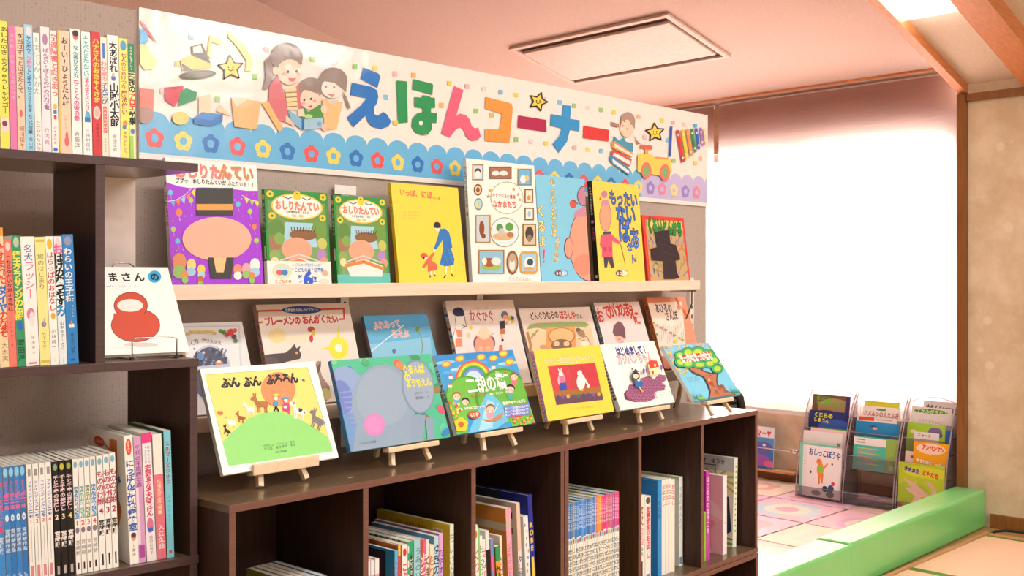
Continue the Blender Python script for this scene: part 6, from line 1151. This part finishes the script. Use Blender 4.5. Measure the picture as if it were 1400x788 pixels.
# ------------------------------------------------------------------ black chair standing behind the end of the bookcase
ch = tag(empty('chair', (3.085, 2.15, FZ), (0, 0, R(-42))), 'black chair behind the bookcase end, only its round ribbed backrest top showing', 'chair')
W2 = 0.122
m = MB(); m.tube([(-W2, 0.0, 0.44), (-W2, -0.03, 0.64), (-W2, -0.045, 0.82)] + [(-W2 * math.cos(math.pi * k / 10), -0.05, 0.82 + 0.085 * math.sin(math.pi * k / 10)) for k in range(1, 10)] + [(W2, -0.045, 0.82), (W2, -0.03, 0.64), (W2, 0.0, 0.44)], 0.016, n=10); m.build('backrest_frame', 'black_rubber', ch, smooth=True)
m = MB()
for k in range(14):
    z = 0.59 + k * 0.019; hw = (W2 - 0.018) * (1 if z < 0.82 else math.sqrt(max(0.05, 1 - ((z - 0.82) / 0.075) ** 2)))
    m.tube([(-hw, -0.03 - (z - .56) * .08, z), (hw, -0.03 - (z - .56) * .08, z)], 0.0105, n=8)
m.build('backrest_cushion', 'black_rubber', ch)
m = MB(); m.box(-0.13, -0.01, 0.41, 0.13, 0.29, 0.45); m.build('seat', 'black_rubber', ch, bevel=0.012)
for x in (-0.11, 0.11):
    for y in (0.005, 0.27):
        m = MB(); m.tube([(x, y, 0.41), (x * 1.06, y, 0.0)], 0.011, n=8); m.build('leg', 'chrome', ch)

# ------------------------------------------------------------------ acrylic magazine racks by the window
XF = 5.41
def rack(y0, y1, label):
    w_ = y0 - y1
    o = tag(empty('magazine_rack', (XF, y0, FZ + 0.0265), (0, 0, R(-90))), label, 'magazine rack', 'smoky acrylic magazine racks')
    # local: x to the right as seen from the room (world -Y), y into the wall (world +X), z up
    prof = [(0.0, 0.0), (0.0, 0.055), (0.018, 0.16), (0.05, 0.30), (0.095, 0.43), (0.145, 0.53), (0.19, 0.595), (0.205, 0.595), (0.205, 0.0)]
    for x in (0.0, w_ - 0.004):
        m = MB(); m.prism([(x, a, b) for a, b in prof], (0.004, 0, 0)); sp_ = m.build('side_panel', 'smoky_acrylic', o)
        m = MB(); m.tube([(x + 0.002, a - 0.002, b) for a, b in prof[:7]], 0.0032, n=6); m.build('edge_strip', 'acrylic_edge', sp_)
    arch = [(0.004, 0.197, 0.0), (0.004, 0.197, 0.575)] + [(0.004 + (w_ - 0.008) * k / 10, 0.197, 0.575 + 0.028 * math.sin(math.pi * k / 10)) for k in range(11)][1:-1] + [(w_ - 0.004, 0.197, 0.575), (w_ - 0.004, 0.197, 0.0)]
    m = MB(); m.prism(arch, (0, 0.003, 0)); bp_ = m.build('back_panel', 'smoky_acrylic', o)
    m = MB(); m.tube([(p[0], 0.1955, p[2]) for p in arch[1:-1]], 0.0022, n=6); m.build('arch_rim', 'acrylic_edge', bp_)
    tiers = [(0.001, 0.012, 0.062), (0.042, 0.19, 0.262), (0.092, 0.315, 0.385), (0.135, 0.398, 0.462)]
    for y, zf, zl in tiers:
        m = MB(); m.box(0.0045, y + 0.003, zf - 0.004, w_ - 0.0045, min(y + 0.06, 0.195), zf); m.box(0.0045, y, zf - 0.004, w_ - 0.0045, y + 0.003, zl); tl_ = m.build('tier_lip', 'smoky_acrylic', o)
        m = MB(); m.box(0.0045, y - 0.0006, zl, w_ - 0.0045, y + 0.0032, zl + 0.0022); m.build('rim', 'acrylic_edge', tl_)
    m = MB(); m.box(0.0045, 0.004, 0.0, w_ - 0.0045, 0.19, 0.004); m.build('base', 'smoky_acrylic', o)
    return o, tiers
GR = 'picture books in the acrylic racks'
FR1, FR3, FRB = (1080, 520, 4.633), (1190, 530, 4.93), (0, 0, 1.0)
RY = [(3.139, 2.862), (2.852, 2.560), (2.550, 2.290)]
def inrack(label, tier, x0, x1, ytop, art, cover, depth=0.0, spine=None):
    """cover seen between photo columns x0..x1 with its top at row ytop, standing on a rack tier"""
    y, zf = ((0.001, 0.012), (0.042, 0.19), (0.092, 0.315), (0.135, 0.398))[tier]; lean = (4, 8, 9, 11)[tier]; t = 0.0032
    layer = 0 if depth < 0.016 else 1 if depth < 0.035 else 2
    X = XF + y + 0.0045 + layer * 0.0042; zb = FZ + 0.0265 + zf
    # top edge sits further back by h*sin(lean): solve by a short iteration
    h = 0.2
    for _ in range(6):
        Xt = X + h * math.sin(R(lean)); a = atX(x0, ytop, Xt); b = atX(x1, ytop, Xt); h = ((a.z + b.z) / 2 - zb) / math.cos(R(lean))
    yr = min(RY, key=lambda q: abs((q[0] + q[1]) / 2 - (a.y + b.y) / 2))
    ya, yb2 = min(a.y, yr[0] - 0.0055), max(b.y, yr[1] + 0.0055)
    w_ = ya - yb2; loc = Vector((X, ya, zb + t * math.sin(R(lean)) + 0.0005))
    ang = R(-90); M = Matrix.Translation(loc) @ Matrix.Rotation(ang, 4, 'Z') @ Matrix.Rotation(R(-lean), 4, 'X')
    return book('picture_book', label, w_, h, t, cover, spine, None, art, None, None, loc, (R(-lean), 0, ang), GR, quad=None, soft=True)
rack(3.139, 2.862, 'smoky acrylic magazine rack farthest from the wooden post')
rack(2.852, 2.560, 'smoky acrylic magazine rack in the middle, lowest tier empty')
rack(2.550, 2.290, 'smoky acrylic magazine rack beside the wooden post')
def bg(c, *fs):
    def f(A):
        A.fill(c)
        for g in fs: g(A)
    return f
T = lambda s, p0, p1, c, b=.03, **k: (lambda A: A.chars(s, p0, p1, c, b, **k))
EL = lambda *a, **k: (lambda A: A.ell(*a, **k))
RC = lambda *a: (lambda A: A.rect(*a))
PL = lambda p, c: (lambda A: A.poly(p, c))
inrack('dark brown book with green title, top tier of the farthest rack', 3, 1112, 1163, 541, bg('7a5f46', EL(60, 40, 45, 30, 'b09a6a'), EL(40, 70, 40, 20, '4a3a38'), RC(88, 0, 12, 100, '4a3f78'), T('まいごの', (10, 12), (50, 14), '5ac83a', .05), T('ライオンぼうや', (10, 27), (80, 30), '5ac83a', .05)), '6a5240', depth=0.028)
inrack('dark blue book with yellow title, second tier of the farthest rack', 2, 1107, 1161, 563, bg('2f3a7a', EL(70, 55, 45, 30, '3f62c0'), EL(50, 75, 30, 14, '5a4a7a'), T('くじらの', (12, 14), (60, 16), 'e0e83a', .05), T('しまうん', (12, 30), (52, 34), 'e0e83a', .05)), '2c3264', depth=0.026)
inrack('pale pink book with green strip behind the white one, farthest rack', 1, 1109, 1158, 586, bg('efc9d4', RC(0, 0, 100, 3, '4fb04a'), RC(0, 3, 100, 97, 'f0cfd8')), 'efc9d4', depth=0.045)
inrack('plain white book with a grey mark, third tier of the farthest rack', 1, 1099, 1152, 591, bg('f2f0ef', RC(88, 30, 8, 26, '8a8690')), 'f2f0ef', depth=0.018)
inrack('teal book mostly behind the white one, bottom tier of the farthest rack', 0, 1094, 1148, 608, bg('8fd8c4'), '8fd8c4', depth=0.045)
inrack('white book edge peeking left of the big white cover, bottom tier of farthest rack', 0, 1098.5, 1150, 611, bg('f0efee', RC(4, 30, 2.5, 3, '4a4a4a'), RC(4, 36, 2.5, 3, '4a4a4a'), T('おはなし', (40, 2), (90, 2), '8a8a90', 0)), 'f0efee', depth=0.032)
inrack('white cover with blue title and small orange child, farthest rack bottom tier', 0, 1104, 1152, 612, bg('f8f3f2', T('おしっこぼうや', (5, 11), (98, 15), '2f5fae', .04, hs=1.5), EL(36, 30, 8, 6, 'ee8a4a'), EL(40, 45, 10, 14, 'f0934e'), EL(42, 44, 9, 8, '9fd04a'), PL([(34, 55), (42, 55), (40, 74), (35, 74)], 'ee8a4a'), PL([(42, 55), (50, 53), (48, 72), (43, 72)], 'ee8a4a'), PL([(48, 40), (60, 30), (62, 33), (50, 45)], 'f0934e'), EL(74, 32, 2.5, 2, '3a4a6a'), EL(12, 52, 3, 3, '3a7a4a'), EL(55, 82, 8, 6, '23304a'), EL(72, 80, 9, 7, '2f5a9a'), EL(78, 70, 5, 4, 'd8404a'), EL(66, 86, 5, 4, '3f9a4a'), EL(30, 92, 14, 5, '8a8480'), EL(70, 92, 12, 6, '7a7470')), 'f8f3f2', depth=0.012)
inrack('yellow-green book at the back of the middle rack top tier', 3, 1183, 1230, 550, bg('dcd83a', RC(0, 30, 100, 30, 'e6dfa0')), 'dcd83a', depth=0.04)
inrack('white book with red title, top tier of the middle rack', 3, 1180, 1231, 557, bg('f3efec', T('ハメルンのふえふき', (4, 30), (98, 34), 'c03a52', .03, hs=1.4), EL(50, 12, 14, 5, '6a9a6a')), 'f3efec', depth=0.022)
inrack('white book with orange block behind the blue one, middle rack', 2, 1172, 1226, 571, bg('f0e8e2', RC(4, 2, 40, 12, 'e8542e'), RC(50, 6, 40, 4, 'c8b8a8')), 'f0e8e2', depth=0.042)
inrack('plain blue book with a tiny picture, second tier of the middle rack', 2, 1170.5, 1229.5, 578, bg('2f93cf', EL(40, 18, 8, 5, '4a5ab0'), EL(45, 26, 6, 5, 'f0b0a0')), '2f93cf', depth=0.02)
inrack('olive green book with a white ring at right of the middle rack', 1, 1204, 1229, 601, bg('96b85a', EL(6, 44, 22, 9, 'f0efe8'), EL(2, 44, 14, 6, '96b85a'), RC(55, 80, 30, 12, 'c3ccaa')), '96b85a', depth=0.03)
inrack('turquoise list card with white top in the middle rack', 1, 1168, 1212, 598, bg('52c4ae', RC(0, 4, 100, 22, 'f4efee'), RC(10, 8, 24, 4, '9aa0a0'), RC(10, 16, 24, 4, '9aa0a0'), *[RC(12 + 3 * (k % 2), 34 + k * 5, 66 - 8 * (k % 3), 2.6, ['d8c86a', '8fa8d8', 'd88a9a'][k % 3]) for k in range(11)], T('えほんリスト', (10, 96), (70, 96), 'd86a6a', .02)), '52c4ae', depth=0.012, spine='52c4ae')
inrack('grey-white book with black brush title, back of the rack beside the post', 3, 1263, 1313, 550, bg('dcd9da', T('ゆうくんいぼうし', (8, 18), (104, 26), '2a2a30', .05, hs=1.6)), 'dcd9da', depth=0.045)
inrack('white book with dark green title on the top tier beside the post', 3, 1247, 1302, 558, bg('ece8e6', EL(48, 14, 42, 8, '4a8a2a'), T('てがみがきたよ', (12, 14), (90, 16), 'd8ecc0', .04), T('とうやまじゅんこ', (18, 46), (84, 52), 'd89a90', .01)), 'ece8e6', depth=0.022)
inrack('blue book at the right of the second tier beside the post', 2, 1284, 1308, 589, bg('2f62b8', EL(20, 60, 26, 8, 'e6dc4a', rot=30)), '2f62b8', depth=0.05)
inrack('lime green picture book with purple animals beside the post', 2, 1241, 1293, 580, bg('a4d03c', EL(74, 26, 18, 16, '7a6aa0'), EL(80, 36, 14, 10, '5a5a8a'), EL(16, 30, 8, 6, 'f3d0c8')), 'a4d03c', depth=0.03)
inrack('small white book with red letters in front of the lime green one', 2, 1250, 1284, 592, bg('efebea', T('ニャーン', (14, 14), (70, 16), 'c04a5a', .04)), 'efebea', depth=0.012)
inrack('beige book edge behind the orange one in the rack beside the post', 1, 1238, 1262, 618, bg('eacfc0', EL(40, 22, 10, 6, '9a5a4a')), 'eacfc0', depth=0.03)
inrack('orange picture book with a red and white title, rack beside the post', 1, 1250, 1301, 606, bg('f4a81e', EL(50, 18, 42, 15, 'f8d8c0'), T('アンパンマン', (24, 14), (88, 18), 'e03a2a', .06, hs=1.5), T('やすひめとピーター', (10, 52), (92, 62), 'f6f0e4', .05, hs=1.3), EL(50, 78, 10, 10, '4a4a9a'), EL(80, 86, 22, 8, 'e07a2a')), 'f4a81e', depth=0.012)
inrack('lime picture book with a leaping pale wolf, bottom tier beside the post', 0, 1229, 1302, 636, bg('b9cc2e', EL(60, 16, 50, 12, 'd9d63a'), EL(30, 60, 40, 20, 'a9c03a'), T('オオカミ', (12, 12), (46, 16), '23389a', .07, hs=1.2), T('ともだち', (52, 16), (88, 22), 'd8442e', .07, hs=1.2), PL([(12, 32), (34, 40), (38, 34), (42, 44), (62, 58), (74, 62), (70, 68), (54, 66), (40, 78), (30, 82), (38, 66), (22, 58), (16, 52), (30, 50)], 'dfb8a4'), PL([(58, 34), (72, 36), (84, 48), (80, 60), (72, 62), (74, 48)], 'dfb8a4'), *[EL(4 + k * 5, 88 + (k * 7) % 9, 6, 4, ['d83a6a', 'b82a5a', 'e0607a'][k % 3], n=8) for k in range(12)]), 'b9cc2e', depth=0.014)

# ------------------------------------------------------------------ low wall rack under the window with one picture book
lo = tag(empty('wall_book_ledge', (XW - 0.03, 4.0, 0.0)), 'low wooden wall ledge with a metal rod under the window', 'shelf')
XL = 5.70
yE = atX(1085, 648, XL).y; y1_ = 5.2
m = MB(); zl_ = atX(1060, 644, XL).z
m.box(XL - (XW - 0.03), yE - 4.0, zl_ - 0.013, 0.029, y1_ - 4.0, zl_); m.build('ledge', 'sill_wood', lo)
ye = atX(1087, 618, XL).y; zr = atX(1087, 618, XL).z
m = MB(); m.tube([(XL - (XW - 0.03), ye - 4.0, zr), (XL - (XW - 0.03), y1_ - 4.0, zr)], 0.005, n=8); m.tube([(XL - (XW - 0.03), ye - 4.0, zr), (0.029, ye - 4.0, zr)], 0.005, n=8); rd = m.build('rod', 'chrome', lo)
m = MB(); m.tube([(XL - (XW - 0.03), ye - 0.02 - 4.0, zr), (XL - (XW - 0.03), ye - 0.008 - 4.0, zr), (XL - (XW - 0.03), ye + 0.008 - 4.0, zr), (XL - (XW - 0.03), ye + 0.02 - 4.0, zr)], [0.006, 0.016, 0.016, 0.006], n=12); m.build('end_knob', 'chrome', rd, smooth=True)
Xb = XL + 0.012; a = atX(1026, 582, Xb); b = atX(1056.5, 586, Xb); h = (a.z + b.z) / 2 - zl_
ang = R(-90); loc = Vector((Xb, a.y + .08, zl_ + 0.0012))
book('picture_book', 'blue and purple picture book leaning on the low wall ledge behind the bookcase', a.y - b.y + .08, h, 0.007, '4f9ad8', None, None,
     bg('eef2f6', RC(0, 26, 100, 74, '4f9ad8'), RC(0, 60, 100, 40, '4a7ac8'), EL(70, 50, 26, 14, '6a6ac8'), EL(60, 80, 30, 14, '9a5ac0'), EL(88, 88, 16, 8, 'e070a0'), EL(40, 70, 18, 10, '3aa0d8'), EL(72, 44, 5, 3, 'f3f3f8'), T('パーマーヤ', (20, 16), (92, 16), 'd83a6a', .05, hs=1.3)), None, None, loc, (R(-4), 0, ang), soft=True)
